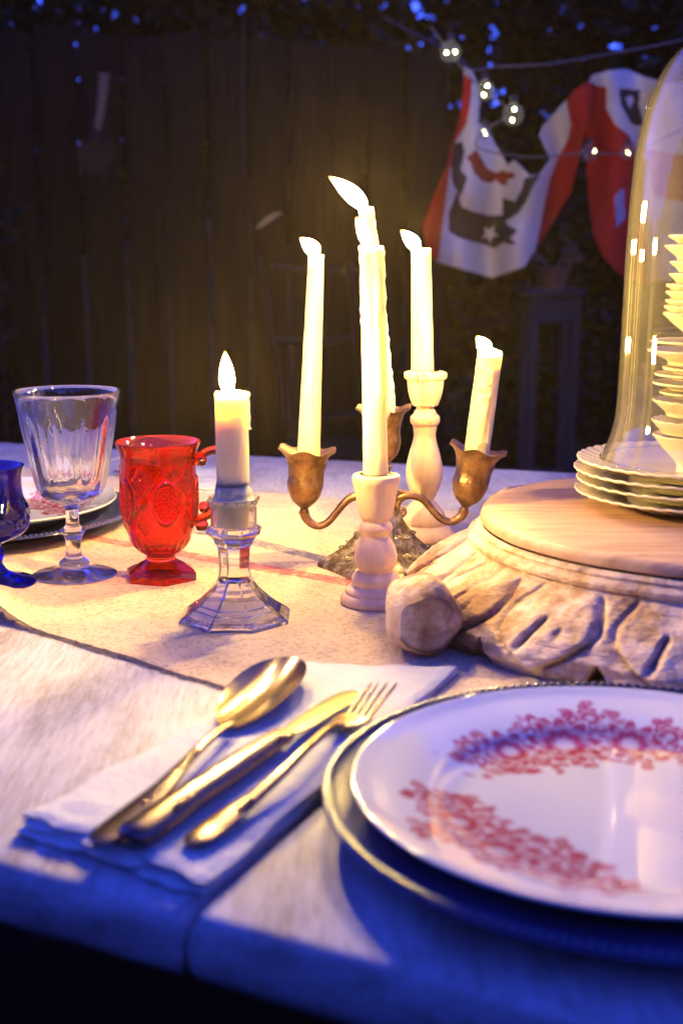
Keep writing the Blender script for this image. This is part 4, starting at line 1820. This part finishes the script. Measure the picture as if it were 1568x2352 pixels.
beads(spoon, [(452 - 9 * k, 1724 + 9.3 * k, NZ + .0105 - .0003 * k) for k in range(5)] + [(380 - 12 * k, 1798 + 11 * k, NZ + .0078 - .0004 * k) for k in range(5)], .0017).build('beading', MAT['cutlery'], spoon)

knife = thing('table_knife', 'gold toned table knife between spoon and fork', 'knife', tuple(P(500, 1790, NZ)), 'gold toned cutlery on the napkin')
sweep([(652, 1688, NZ + .0062, .0074, .0040), (630, 1702, NZ + .0062, .0082, .0050), (560, 1748, NZ + .0066, .0090, .0058), (490, 1795, NZ + .0066, .0094, .0060), (430, 1834, NZ + .0066, .0098, .0062), (375, 1872, NZ + .0066, .0110, .0064), (330, 1903, NZ + .0066, .0116, .0062), (305, 1921, NZ + .0066, .0100, .0055), (292, 1930, NZ + .0062, .006, .0035)],
      'handle', MAT['cutlery'], knife)
bl = [(656, 1686, NZ + .0066, .0052, .0016), (672, 1677, NZ + .0066, .0064, .0010), (700, 1660, NZ + .0066, .0082, .0008), (740, 1634, NZ + .0064, .0088, .0007), (780, 1608, NZ + .0060, .0084, .0007), (802, 1594, NZ + .0058, .0066, .0006), (814, 1587, NZ + .0056, .0022, .0004)]
sweep(bl, 'blade', MAT['blade'], knife)
beads(knife, [(655, 1681, NZ + .0085), (662, 1692, NZ + .0082), (648, 1692, NZ + .011)], .0020).build('bolster_bead', MAT['cutlery'], knife)
mb = beads(knife, [(430 - 7 * k, 1826 + 5 * k, NZ + .0128) for k in range(5)] + [(440 - 7 * k, 1830 + 5 * k, NZ + .0130) for k in range(5)], .0014)
mb.build('beading', MAT['cutlery'], knife)

fork = thing('fork', 'gold toned four-tined fork, the piece of cutlery nearest the plate', 'fork', tuple(P(620, 1800, NZ)), 'gold toned cutlery on the napkin')
root = sweep([(762, 1668, NZ + .0066, .0030, .0018), (776, 1663, NZ + .0060, .0062, .0016), (790, 1661, NZ + .0052, .0105, .0014), (806, 1654, NZ + .0050, .0118, .0013), (818, 1646, NZ + .0052, .0114, .0012)], 'tine_root', MAT['cutlery'], fork)
bases = [(793, 1650), (808, 1651), (826, 1652), (842, 1655)]
tips = [(854, 1567), (870, 1566), (890, 1567), (911, 1568)]
for (b0, t0) in zip(bases, tips):
    mid = ((b0[0] + t0[0]) / 2, (b0[1] + t0[1]) / 2)
    sweep([(b0[0] - 3, b0[1] + 5, NZ + .0046, .0016, .0012), (b0[0] + 4, b0[1] - 6, NZ + .0052, .0016, .0012), (mid[0], mid[1], NZ + .0085, .0014, .0011), (t0[0] - 8, t0[1] + 12, NZ + .0130, .0011, .0009), (t0[0], t0[1], NZ + .0150, .0004, .0004)], 'tine', MAT['cutlery'], fork, n=8)
sweep([(768, 1664, NZ + .0066, .0032, .0018), (745, 1680, NZ + .0092, .0030, .0020), (700, 1722, NZ + .0100, .0032, .0022), (650, 1772, NZ + .0088, .0038, .0022), (600, 1818, NZ + .0064, .0046, .0021), (570, 1842, NZ + .0050, .0056, .0021), (530, 1872, NZ + .004, .0078, .0020), (490, 1902, NZ + .003, .0088, .0020), (455, 1928, NZ + .003, .0078, .0018), (437, 1940, NZ + .003, .0040, .0010)],
      'handle', MAT['cutlery'], fork)
beads(fork, [(575, 1836, NZ + .0075), (562, 1846, NZ + .0072), (550, 1855, NZ + .0068)], .0020).build('beading', MAT['cutlery'], fork)

far_sp = thing('spoon', 'far spoon lying beside the far charger, left of the red mug', 'spoon', tuple(P(310, 1085, .004)))
sweep([(262, 1082, .006, .004, .0012), (280, 1084, .006, .0035, .0014), (310, 1088, .005, .003, .0014), (345, 1093, .005, .0045, .0014), (385, 1099, .004, .008, .0013), (400, 1101, .004, .004, .001)], 'handle', MAT['silver'], far_sp)

# ------------------------------------------------------------------ carved pedestal
PC = Vector((.322, 1.055, 0))
PR, PZ = .203, .085
ped = thing('carved_pedestal', 'carved limed wood pedestal with a flat round top and leaf-scroll feet', 'pedestal', (PC.x, PC.y, ZR))
mb = MB()
mb.lathe([(0, PZ), (.15, PZ), (.196, PZ - .0002), (.2005, PZ - .0012), (.2025, PZ - .004), (.2025, PZ - .009), (.199, PZ - .0115), (.17, PZ - .012)], tuple((PC.x, PC.y, 0)), 160,
         lambda a, r, z: (r * (1 + .006 * noise.noise(Vector((math.cos(a) * 3, math.sin(a) * 3, 2))) + .004 * noise.noise(Vector((math.cos(a) * 14, math.sin(a) * 14, z * 60))) * (1 if z < PZ - .001 else 0)), .0))
mb.build('round_top', MAT['top'], ped, sharp=50)

NA, NZ_ = 900, 84
zz0, zz1 = ZR + .0005, PZ - .0118
body_prof = [(0.0, .256), (.12, .262), (.25, .262), (.40, .253), (.55, .238), (.68, .222), (.76, .2125), (.80, .2100), (.83, .2125), (.88, .2120), (.90, .2065), (.93, .2045), (.96, .2060), (1.0, .2010)]
bt = [b[0] for b in body_prof]
br = [b[1] for b in body_prof]
verts, faces, gv = [], [], []
LP = math.radians(21.5)
TIP0 = math.radians(-134.5)


def leafshape(a, t):
    """carved leaf relief: returns (height, gouge)"""
    k = ((a - TIP0 + LP / 2) % LP) - LP / 2
    idx = round((a - TIP0 - k) / LP)
    jit = noise.noise(Vector((idx * 7.7, 0, 0)))
    x = k / (LP / 2)                       # -1..1 across one leaf
    # leaf outline: full at mid height, pointed at the foot, open to the moulding
    wdt = .86 * sstep(.02, .50, t) ** .8 * (1 - .25 * sstep(.55, .80, t))
    xs = x + .22 * (t - .4) + .1 * jit
    h = 0
    g_ = 0
    e = abs(xs) - wdt
    inside = sstep(.07, -.10, e)
    fade = 1 - sstep(.70, .79, t)
    h += .0055 * inside * fade * (1 - .45 * (xs / max(wdt, .15)) ** 2 if inside > 0 else 1)
    # sharp groove along each side
    gr = math.exp(-(e / .065) ** 2) * fade * sstep(.04, .16, t)
    h -= .0060 * gr * (1.25 if xs > 0 else .8)
    g_ += .45 * gr
    # central slit cut with a gouge, leaning
    sx = xs + .12 - (t - .45) * .75
    sl = math.exp(-(sx / .055) ** 2) * sstep(.22, .34, t) * (1 - sstep(.50, .60, t))
    h -= .0085 * sl
    g_ += 1.1 * sl
    sx2 = xs - .30
    sl2 = math.exp(-(sx2 / .05) ** 2 - ((t - .46) / .05) ** 2)
    h -= .004 * sl2
    g_ += .8 * sl2
    # veins fanning upwards
    h += .0012 * math.sin(xs * 9 + t * 6) * inside * fade * sstep(.5, .65, t)
    # pierced triangle between two leaves at the foot
    k2 = (((a - TIP0) % LP) - LP / 2) / (LP / 2)
    tri = 1 - (abs(k2) / .26 + t / .27)
    ct = sstep(0, .22, tri)
    h -= .030 * ct
    g_ += 1.2 * ct
    return h, g_


for j in range(NZ_ + 1):
    t = j / NZ_
    r0 = np.interp(t, bt, br)
    for k in range(NA):
        a = 2 * PI * k / NA
        h, g_ = leafshape((a + PI) % (2 * PI) - PI, t)
        q = Vector((math.cos(a) * 6, math.sin(a) * 6, t * 3))
        lump = .0042 * noise.noise(q * .8) + .0016 * noise.noise(q * 3.1) + .0005 * noise.noise(q * 9)
        cor = .006 * math.cos(2 * (a - math.radians(-151))) * (1 - t)
        m = sstep(1, .93, t)
        r = r0 + (h + lump + cor) * (1 if t < .8 else .35) * (m if t > .93 else 1)
        verts.append((PC.x + r * math.cos(a), PC.y + r * math.sin(a), zz0 + (zz1 - zz0) * t))
        gv.append(min(1, max(0, g_)))
for j in range(NZ_):
    for k in range(NA):
        k2 = (k + 1) % NA
        faces.append((j * NA + k, j * NA + k2, (j + 1) * NA + k2, (j + 1) * NA + k))
mb = MB()
mb.add(verts, faces)
body = mb.build('carved_body', MAT['carved'], ped, sharp=0)
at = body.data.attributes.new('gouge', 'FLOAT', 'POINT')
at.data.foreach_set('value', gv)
# scroll feet: rounded leaf tips curling forward
for fa in (-151.5, -61.5, 28.5, 118.5):
    a = math.radians(fa)
    rad = Vector((math.cos(a), math.sin(a), 0))
    tan_ = Vector((-math.sin(a), math.cos(a), 0))
    axis = (Vector((.06, -1, .0)).normalized() if fa == -151.5 else (rad * .25 + tan_).normalized())
    c0 = Vector((PC.x, PC.y, 0)) + rad * .286 + Vector((0, 0, .0335))
    if fa == -151.5:
        c0 = Vector((P(972, 1522, 0).x, .925, .0320))
    mb = MB()
    M = Matrix.Translation(c0) @ axis.to_track_quat('Z', 'Y').to_matrix().to_4x4()
    pr = sm([(0, .0262), (.010, .0262), (.0195, .0262), (.0205, .0258), (.0213, .0245), (.0255, .0180), (.0282, .0115), (.0288, .0), (.0276, -.016), (.0245, -.034), (.018, -.052), (.008, -.064), (0, -.066)], 4)

    def smod(a_, r, z):
        q = Vector((math.cos(a_) * 2 + fa, math.sin(a_) * 2, z * 50))
        return r * (1 + .05 * noise.noise(q) + .02 * noise.noise(q * 3) + .05 * math.cos(a_ * 5)), .0003 * noise.noise(q * 3)
    nv0 = len(mb.v)
    mb.lathe(pr, (0, 0, 0), 60, smod, M)
    gl = []
    for v in mb.v:
        lv = M.inverted() @ Vector(v)
        rr = math.hypot(lv.x, lv.y)
        an = math.atan2(lv.y, lv.x)
        gsh = 0
        if lv.z > .018:
            gsh = math.exp(-((rr - .0215) / .0016) ** 2) * (1 if (.4 < (an % (2 * PI)) < 1.7 or 3.6 < (an % (2 * PI)) < 5.2) else .12)
        gl.append(gsh)
    f_ = mb.build('scroll_foot', MAT['carved'], ped, sharp=60)
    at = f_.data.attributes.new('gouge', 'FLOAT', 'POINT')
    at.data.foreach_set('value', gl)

# ------------------------------------------------------------------ side plates on the pedestal
SCN = Vector((.3075, 1.082))


def make_side_plate(z, label):
    t = thing('side_plate', label, 'plate', (SCN.x, SCN.y, z), 'stacked cream side plates under the glass dome')
    mb = MB()

    def mod(a, r, z_):
        w = sstep(.05, .101, r)
        f = math.cos(a * 44 + 26 * r / .1)
        sc_ = .0011 * abs(math.cos(a * 22))
        return r + sc_ * sstep(.095, .1015, r), .00045 * f * w
    prof = [(0, .0022), (.045, .0022), (.058, .0030), (.066, .0062), (.082, .0108), (.096, .0138), (.1012, .0152), (.1022, .0146), (.1008, .0130), (.094, .0112), (.080, .0078), (.066, .0034), (.058, .0002), (.053, .0002), (.052, .0014), (0, .0012)]
    mb.lathe(sm(prof, 4), (SCN.x, SCN.y, z), 264, mod)
    mb.build('plate_body', MAT['china'], t, sharp=0)
    return t


sp_ = make_side_plate(PZ + .0003, 'bottom side plate of the cream stack on the pedestal')
for k, lb in enumerate(('second side plate from the bottom of the cream stack', 'third side plate from the bottom of the cream stack', 'top side plate of the cream stack, carrying the glass dome')):
    c = copy_tree(sp_, (SCN.x + (.0015, -.001, .001)[k], SCN.y + (.001, .0015, -.001)[k], PZ + .0003 + .0092 * (k + 1)), lb)
    c.rotation_euler = (0, 0, .37 * (k + 1))
ZTOP = PZ + .0003 + .0092 * 3

# ------------------------------------------------------------------ bell jar
dome = thing('glass_dome', 'tall clear glass bell jar with a flared foot over the white dishes', 'glass dome', (SCN.x, SCN.y, ZTOP))
zb_ = ZTOP + .0135
cxd = 1603
dp = prof_at(cxd, SCN.y, [(216, 1046), (214, 1040), (207, 1022), (198, 998), (190, 965), (186, 920), (185, 850), (184.5, 700), (184, 560), (181, 440), (176, 350), (167, 290), (150, 220), (122, 155), (88, 110), (50, 80), (20, 68), (0, 66)])
zoff = zb_ - dp[0][1]
dp = [(r * 1.0, z + zoff * (1 - sstep(0, .1, z - dp[0][1]))) for r, z in dp]
outerp = sm(dp, 6)
innerp = [(max(r - .0022, 0), z - (.0022 if r < .05 else 0)) for r, z in outerp]
mb = MB()
rimp = [(innerp[0][0] - .0006, zb_ + .0008), (innerp[0][0] + .0006, zb_ - .0012), (outerp[0][0], zb_ - .0014), (outerp[0][0] + .0012, zb_ + .0006)]
mb.lathe(list(reversed(innerp)) + rimp + outerp, (SCN.x, SCN.y, 0), 128,
         lambda a, r, z: (r * (1 + .0035 * noise.noise(Vector((math.cos(a) * 1.3, math.sin(a) * 1.3, z * 9)))), 0))
mb.build('glass_body', MAT['dome'], dome, sharp=0)
mb = MB()
mb.lathe([(0, -.0155), (.006, -.014), (.009, -.009), (.006, -.002), (.0065, .001), (.013, .008), (.0155, .016), (.013, .025), (.006, .031), (0, .032)], (SCN.x, SCN.y, outerp[-1][1] + .012), 40)
mb.build('knob', MAT['dome'], dome)

# ------------------------------------------------------------------ dishes inside the dome
dish_px = [  # (left x, rim y, foot x, foot y, kind)
    (1515, 541, 1535, 560), (1508, 564, 1536, 598), (1521, 601, 1540, 625), (1521, 629, 1538, 652), (1516, 654, 1532, 672), (1516, 670, 1532, 690), (1516, 690, 1530, 706), (1514, 704, 1528, 722), (1513, 720, 1566, 784),
    (1489, 783, 1530, 792), (1482, 804, 1527, 838), (1519, 845, 1540, 858), (1501, 859, 1535, 872), (1498, 879, 1535, 896), (1514, 901, 1540, 914), (1500, 919, 1530, 956), (1500, 965, 1520, 996), (1505, 1000, 1560, 1034)]
names = ['topmost cream cup in the stack inside the dome', 'second dish from the top inside the dome', 'third dish from the top inside the dome', 'fourth dish from the top inside the dome', 'fifth dish from the top inside the dome',
         'sixth dish from the top inside the dome', 'seventh dish from the top inside the dome', 'eighth dish from the top inside the dome', 'deep tapering cup in the middle of the stack inside the dome', 'rounded wide saucer below the deep tapering cup inside the dome',
         'wide bowl with the broadest rim inside the dome', 'thick saucer just under the broadest bowl inside the dome', 'thin flat saucer, upper one of a pair, low inside the dome', 'thin flat saucer, lower one of a pair, low inside the dome',
         'small round-edged dish under the two thin saucers inside the dome', 'deep straight-sided bowl low in the stack inside the dome', 'fluted cup second from the bottom inside the dome', 'lowest bowl of the stack, standing on the side plates']
cxs = 1606
for k, (lx, ly, fx, fy) in enumerate(dish_px):
    (r0, z0), (r1, z1) = prof_at(cxs, SCN.y, [(cxs - lx, ly), (cxs - fx, fy)])
    if k == len(dish_px) - 1:
        z1 = ZTOP + .0025
    t = thing('stacked_dish', names[k], 'dish', (SCN.x, SCN.y, z1), 'cream dishes stacked inside the glass dome')
    hgt = z0 - z1
    mb = MB()
    th = .0018
    scal = k in (4, 5, 6, 7, 8, 11, 15, 16)
    pr = [(0, z1 + .0008), (r1 * .8, z1 + .0008), (r1 * .86, z1), (r1 * .96, z1 + .0004), (r1 * 1.0, z1 + hgt * .25), (r1 + (r0 - r1) * .55, z1 + hgt * .62), (r0 - .0008, z0 - .0012), (r0, z0), (r0 - .0008, z0 + .0009), (r0 - th, z0),
          (r1 + (r0 - r1) * .5 - th, z1 + hgt * .62 + th * .3), (r1 * .9 - th, z1 + max(hgt * .3, .0022)), (0, z1 + max(hgt * .25, .002))]
    ph = random.Random(k).uniform(0, 6)
    mb.lathe(sm(pr, 3), (SCN.x, SCN.y, 0), 96, (lambda a, r, z, z0=z0, r0=r0, ph=ph: (r, .0005 * math.cos(a * 24 + ph) * sstep(r0 * .9, r0, r))) if scal else None)
    mb.build('dish_body', MAT['china'], t, sharp=0)

# ------------------------------------------------------------------ flags on a line
MAT['flag'] = m_attr('printed_cotton_flag', .9, 0, .1, .004)


def inside(poly, x, y):
    c = False
    j = len(poly) - 1
    for i in range(len(poly)):
        xi, yi = poly[i]
        xj, yj = poly[j]
        if (yi > y) != (yj > y) and x < (xj - xi) * (y - yi) / (yj - yi) + xi:
            c = not c
        j = i
    return c


def star(cx, cy, r, rot=0):
    return [(cx + (r if k % 2 == 0 else r * .42) * math.cos(rot + k * PI / 5), cy + (r if k % 2 == 0 else r * .42) * math.sin(rot + k * PI / 5)) for k in range(10)]


WHITE, REDC, DARK, RUST = (.60, .57, .42), (.42, .028, .018), (.055, .045, .03), (.26, .045, .02)


def flag(name, label, outline, prints, Y, step, seed):
    step = 2.3
    t = thing(name, label, 'flag', tuple(A(outline[0][0], outline[0][1], Y)), 'flags hanging from the line')
    xs = [p[0] for p in outline]
    ys = [p[1] for p in outline]
    x0, x1, y0, y1 = min(xs), max(xs), min(ys), max(ys)
    nu, nv = int((x1 - x0) / step), int((y1 - y0) / step)
    used = {}
    verts, cols, faces = [], [], []

    def vid(i, j):
        if (i, j) in used:
            return used[(i, j)]
        x, y = x0 + i * step, y0 + j * step
        dy = .035 * math.sin((x - x0) * .045 + .6 * math.sin(y * .013) + seed) + .02 * noise.noise(Vector((x * .012, y * .012, seed))) + .00012 * (y - y0)
        p = A(x, y, Y + dy)
        c = WHITE
        for poly, cc in prints:
            if inside(poly, x, y):
                c = cc
        used[(i, j)] = len(verts)
        verts.append(p)
        cols.append((*c, 1))
        return used[(i, j)]
    for j in range(nv):
        for i in range(nu):
            if inside(outline, x0 + (i + .5) * step, y0 + (j + .5) * step):
                faces.append((vid(i, j), vid(i + 1, j), vid(i + 1, j + 1), vid(i, j + 1)))
    mb = MB()
    mb.add(verts, faces)
    o = mb.build('cloth', MAT['flag'], t, sharp=0)
    a_ = o.data.color_attributes.new('print', 'FLOAT_COLOR', 'POINT')
    a_.data.foreach_set('color', np.array(cols, dtype=np.float32).ravel())
    md = o.modifiers.new('thick', 'SOLIDIFY')
    md.thickness = .0015
    return t


def Z8(pts):
    return [(980 + x * .3125, 49 + y * .3125) for x, y in pts]


f1_out = Z8([(270, 330), (330, 360), (370, 450), (385, 600), (375, 740), (450, 800), (500, 900), (600, 1060), (640, 1010), (760, 1130), (830, 1120), (905, 1010), (870, 930), (825, 840), (850, 770), (1020, 580), (1090, 500), (1180, 440), (1240, 470), (1190, 700), (1120, 1000), (1060, 1250), (960, 1420), (860, 1580),
             (790, 1680), (715, 1805), (480, 1885), (280, 1830), (85, 1765), (10, 1700), (-40, 1500), (60, 1250), (150, 1050), (190, 880), (250, 650), (270, 480)])
f1_pr = [
    (Z8([(262, 380), (330, 430), (318, 600), (290, 760), (215, 880), (180, 1050), (165, 1150), (140, 1350), (90, 1760), (0, 1720), (-60, 1450), (60, 1200), (170, 860), (230, 600)]), REDC),
    (Z8([(1020, 540), (1060, 760), (1040, 860), (960, 1000), (900, 1150), (860, 1330), (830, 1500), (790, 1680), (900, 1600), (1000, 1400), (1100, 1200), (1180, 900), (1260, 450), (1170, 420)]), REDC),
    (Z8([(360, 935), (400, 1010), (440, 1080), (500, 1110), (560, 1090), (600, 1110), (640, 1110), (655, 1140), (610, 1160), (590, 1170), (600, 1200), (545, 1200), (500, 1165), (470, 1190), (400, 1170), (340, 1110), (320, 1040), (290, 1000)]), RUST),
    (Z8([(200, 900), (260, 880), (280, 960), (250, 1090), (300, 1150), (270, 1240), (240, 1300), (260, 1360), (330, 1390), (430, 1420), (560, 1420), (560, 1290), (600, 1310), (650, 1320), (700, 1230), (720, 1150), (830, 1120), (780, 1210), (730, 1320), (680, 1400), (640, 1430), (580, 1470), (610, 1510), (670, 1530), (640, 1570), (610, 1590), (660, 1640),
             (560, 1630), (500, 1670), (430, 1640), (340, 1620), (230, 1590), (160, 1540), (165, 1400), (200, 1320), (225, 1250), (190, 1180), (180, 1050)]), DARK),
    (Z8(star(462, 1560, 70, .2)), WHITE),
]
flag('hanging_flag', 'white flag with red ends and a dark animal print, hanging in a swag', f1_out, f1_pr, 3.1, 3.5, .3)
Z2 = lambda pts: [(1372 + x * .2807, 49 + y * .2807) for x, y in pts]
f2_out = [(1350, 195), (1358, 172), (1400, 160), (1440, 158), (1480, 176), (1530, 190), (1590, 185), (1600, 300), (1590, 480), (1560, 640), (1470, 650), (1425, 630), (1385, 590), (1362, 540), (1350, 440), (1345, 330)]
f2_pr = [
    ([(1340, 190), (1392, 200), (1392, 250), (1412, 285), (1445, 310), (1470, 360), (1478, 480), (1480, 540), (1490, 700), (1330, 700)], REDC),
    ([(1422, 202), (1470, 206), (1466, 240), (1480, 290), (1450, 286), (1438, 262), (1424, 238)], DARK),
    ([(1436, 225), (1450, 218), (1456, 228), (1446, 250)], WHITE),
    ([(1410, 450), (1432, 430), (1436, 500), (1416, 520)], (.30, .30, .45)),
    ([(1480, 340), (1600, 360), (1600, 470), (1500, 450)], REDC),
]
flag('hanging_flag', 'red flag with a white and black top, hanging left of the glass dome', f2_out, f2_pr, 3.1, 3.5, 1.9)

# line and string lights
mb = MB()
ln = [A(x, y, Y) for x, y, Y in ((880, 40, 4.4), (1034, 118, 3.3), (1080, 158, 3.05), (1140, 152, 3.1), (1260, 146, 3.1), (1400, 122, 3.1), (1560, 92, 3.1), (1900, 10, 3.1))]
mb.tube(cat_rom(ln, 8), .0022, 6)
o = mb.build('clothes_line', MAT['wire'])
tag(o, 'thin grey line stretched above the hanging flags', 'line')
cablep = [A(x, y, 3.0) for x, y in ((990, 60), (1040, 130), (1075, 170), (1108, 210), (1150, 236), (1172, 262), (1110, 300), (1100, 340), (1220, 360), (1345, 350), (1440, 350), (1560, 300), (1800, 200))]
lights = thing('light_string', 'string of round clear bulbs draped across the hanging flags', 'string lights', tuple(cablep[0]))
mb = MB()
mb.tube(cat_rom(cablep, 8), .0018, 6)
mb.build('cable', MAT['wire'], lights)
bulbs = [(1034, 118, 24, (-9, 2, 11, 0), 1.0), (1113, 207, 23, (6, -11, -2, 10), .8), (1178, 262, 25, (3, -12, -2, 13), .8), (1111, 302, 17, (0, -2, 4, 6), .15), (1352, 352, 20, (14, -8, 12, -4), .35), (1440, 348, 17, (0, 0, 4, 4), .3)]
for (x, y, r, sp2, br_) in bulbs:
    c = A(x, y, 2.96)
    R_ = r * 3.0 / FPX * .92
    mb = MB()
    mb.lathe(sm([(0, -R_), (R_ * .5, -R_ * .87), (R_ * .87, -R_ * .5), (R_, 0), (R_ * .87, R_ * .5), (R_ * .55, R_ * .83), (R_ * .35, R_ * 1.05)], 4), tuple(c), 28)
    bu = mb.build('bulb', MAT['bulbglass'], lights, sharp=0)
    mb = MB()
    mb.lathe([(0, R_ * 1.0), (R_ * .38, R_ * 1.0), (R_ * .38, R_ * 1.7), (0, R_ * 1.75)], tuple(c), 14)
    mb.build('cap', MAT['plastic'], bu)
    mb = MB()
    for q in range(2):
        cc = A(x + sp2[2 * q], y + sp2[2 * q + 1], 2.96)
        rr = .0021 if br_ > .5 else .0012
        mb.lathe([(0, -rr), (rr * .8, -rr * .6), (rr, 0), (rr * .8, rr * .6), (0, rr)], tuple(cc), 8)
    mb.build('filament', MAT['filament' if br_ > .5 else 'filament_dim'], bu)

# ------------------------------------------------------------------ background bits
# garden spade hung on the fence
YS = 3.75
sp = thing('garden_spade', 'spade with a pale wooden handle hanging on the fence at upper left', 'spade', tuple(A(215, 350, YS)))
mb = MB()
mb.tube([A(240, 168, YS), A(235, 220, YS), A(228, 270, YS), A(222, 312, YS)], [.016, .015, .013, .011], 12)
mb.build('handle', MAT['handle'], sp)
mb = MB()
mb.tube([A(224, 296, YS), A(219, 330, YS)], [.017, .02], 10)
pts_o = [(185, 322), (258, 318), (262, 372), (240, 398), (214, 404), (188, 392), (176, 366)]
vf = [A(x, y, YS - .006) for x, y in pts_o] + [A(x, y, YS + .006) for x, y in pts_o]
n_ = len(pts_o)
mb.add(vf, [tuple(range(n_))[::-1], tuple(range(n_, 2 * n_))] + [(i, (i + 1) % n_, (i + 1) % n_ + n_, i + n_) for i in range(n_)])
mb.build('blade', MAT['rust'], sp, sharp=30)

# garden chair behind the table
YC = 3.9
ch = thing('garden_chair', 'dark metal garden chair standing behind the table', 'chair', (A(730, 900, YC).x, YC, -.75))
for pxs in (((592, 588), (602, 640), (612, 691), (620, 770), (645, 895), (662, 992), (680, 1100)), ((798, 600), (804, 645), (814, 700), (822, 770), (826, 900), (830, 992), (836, 1100))):
    mb = MB()
    pts = cat_rom([tuple(A(x, y, YC)) for x, y in pxs], 5)
    last = pts[-1]
    mb.tube(list(pts) + [(last[0] + .02, last[1] + .03, -.745)], .0125, 8)
    mb.build('back_post', MAT['blackmetal'], ch)
for y0, y1 in ((783, 774), (972, 948), (612, 622)):
    mb = MB()
    mb.tube(cat_rom([tuple(A(622 if y0 < 960 else 655, y0, YC)), tuple(A(725, (y0 + y1) / 2 + 6, YC + .02)), tuple(A(822, y1, YC))], 5), .010, 8)
    mb.build('back_rail', MAT['blackmetal'], ch)
a_, b_ = A(660, 1010, YC), A(830, 1010, YC)
mb = MB()
mb.box((a_.x, YC - .40, a_.z - .02), (b_.x, YC, a_.z + .01))
mb.build('seat', MAT['blackmetal'], ch, smooth=False)
for xx in (a_.x + .015, b_.x - .015):
    mb = MB()
    mb.tube([(xx, YC - .38, a_.z - .021), (xx, YC - .39, -.745)], .012, 8)
    mb.build('leg', MAT['blackmetal'], ch)
mb = MB()
vs = [A(588, 521, 3.0), A(604, 502, 3.0), A(630, 493, 3.0), A(646, 494, 3.0), A(632, 502, 3.0), A(612, 512, 3.0), A(596, 526, 3.0)]

# big pale leaf hanging in front of the fence
lf = thing('hanging_leaf', 'single pale curled leaf on a twig before the fence', 'leaf', tuple(A(588, 521, 3.3)))
mb = MB()


def leaff(u, v):
    x = 588 + 60 * u
    yc = 524 - 36 * math.sin(u * 1.35)
    w = 9 * math.sin(PI * min(1, u * .98 + .02)) ** .7
    p = A(x, yc + (v - .5) * w * 1.6, 3.3 + .012 * math.cos((v - .5) * 4))
    return tuple(p)


mb.grid(14, 6, leaff)
l1 = mb.build('leaf_blade', m_simple('pale_leaf', (.42, .34, .18), .6), lf, sharp=0)
md = l1.modifiers.new('thick', 'SOLIDIFY')
md.thickness = .0008
mb = MB()
mb.tube([A(588, 524, 3.3), A(575, 480, 3.4), A(560, 380, 3.6), A(556, 220, 3.9), A(560, 40, 4.1)], [.0018, .0022, .003, .004, .005], 6)
mb.build('twig', MAT['bark'], lf)

# plant stand with a pot of dried flowers
YP = 4.3
ps = thing('plant_stand', 'tall narrow grey plant stand right of the candles', 'plant stand', (A(1275, 900, YP).x, YP, -.75))
tz = A(1275, 664, YP).z
xl, xr = A(1226, 700, YP).x, A(1322, 700, YP).x
for xx in (xl, xr):
    for yy in (0, .2):
        mb = MB()
        mb.box((xx - .014, YP + yy - .014, -.749), (xx + .014, YP + yy + .014, tz - .021))
        mb.build('leg', MAT['greywood'], ps, smooth=False)
mb = MB()
mb.box((xl - .03, YP - .03, tz - .02), (xr + .03, YP + .24, tz))
mb.build('stand_top', MAT['greywood'], ps, smooth=False)
mb = MB()
mb.box((xl + .0145, YP - .010, tz - .11), (xr - .0145, YP + .008, tz - .022))
mb.build('panel', MAT['greywood'], ps, smooth=False)
mb = MB()
mb.box((xl + .0145, YP - .008, -.45), (xr - .0145, YP + .006, -.42))
mb.build('stretcher', MAT['greywood'], ps, smooth=False)
pot = thing('plant_pot', 'low terracotta pot of dried flowers on the grey plant stand', 'plant pot', ((xl + xr) / 2, YP + .08, tz))
mb = MB()
cx_, cy_ = (xl + xr) / 2, YP + .08
mb.lathe([(0, .001), (.045, .001), (.058, .06), (.064, .06), (.064, .075), (.055, .075), (.05, .06), (0, .058)], (cx_, cy_, tz), 28)
mb.build('pot', MAT['terracotta'], pot)
rnd = random.Random(31)
for k in range(9):
    a = rnd.uniform(0, 6.3)
    q = Vector((cx_ + rnd.uniform(-.11, .11), cy_ + rnd.uniform(-.08, .08), tz + rnd.uniform(.07, .2)))
    mb = MB()
    mb.tube([(cx_, cy_, tz + .055), ((cx_ + q.x) / 2, (cy_ + q.y) / 2, tz + .1), tuple(q)], .0022, 5)
    st = mb.build('stem', MAT['dried'], pot)
    mb = MB()
    for _ in range(26):
        d = Vector((rnd.gauss(0, 1), rnd.gauss(0, 1), rnd.gauss(0, 1))).normalized() * rnd.uniform(.008, .024)
        M = Matrix.Translation(q + d) @ Matrix.Rotation(rnd.uniform(0, 6), 4, 'Z') @ Matrix.Rotation(rnd.uniform(0, 3), 4, 'X')
        mb.add([(-.011, 0, 0), (0, -.006, .002), (.011, 0, 0), (0, .006, .002)], [(0, 1, 2, 3)], M)
    mb.build('flower_head', MAT['dried'], st, smooth=False)

# ------------------------------------------------------------------ yellow haze added to imitate lens bloom round the flames
mb = MB()
mb.box((-30, -8, -1.95), (30, 26, 4.6))
hm = bpy.data.materials.new('bloom_haze_volume')
hm.use_nodes = True
nt = hm.node_tree
nt.nodes.clear()
ho_ = nt.nodes.new('ShaderNodeOutputMaterial')
pv = nt.nodes.new('ShaderNodeVolumePrincipled')
pv.inputs['Color'].default_value = (1, .82, .45, 1)
pv.inputs['Density'].default_value = .0028
pv.inputs['Anisotropy'].default_value = .75
nt.links.new(pv.outputs[0], ho_.inputs['Volume'])
hz = mb.build('bloom_haze', hm, smooth=False)
hz['kind'] = 'stuff'

for o in SC.collection.objects:
    if 'org' in o:
        del o['org']
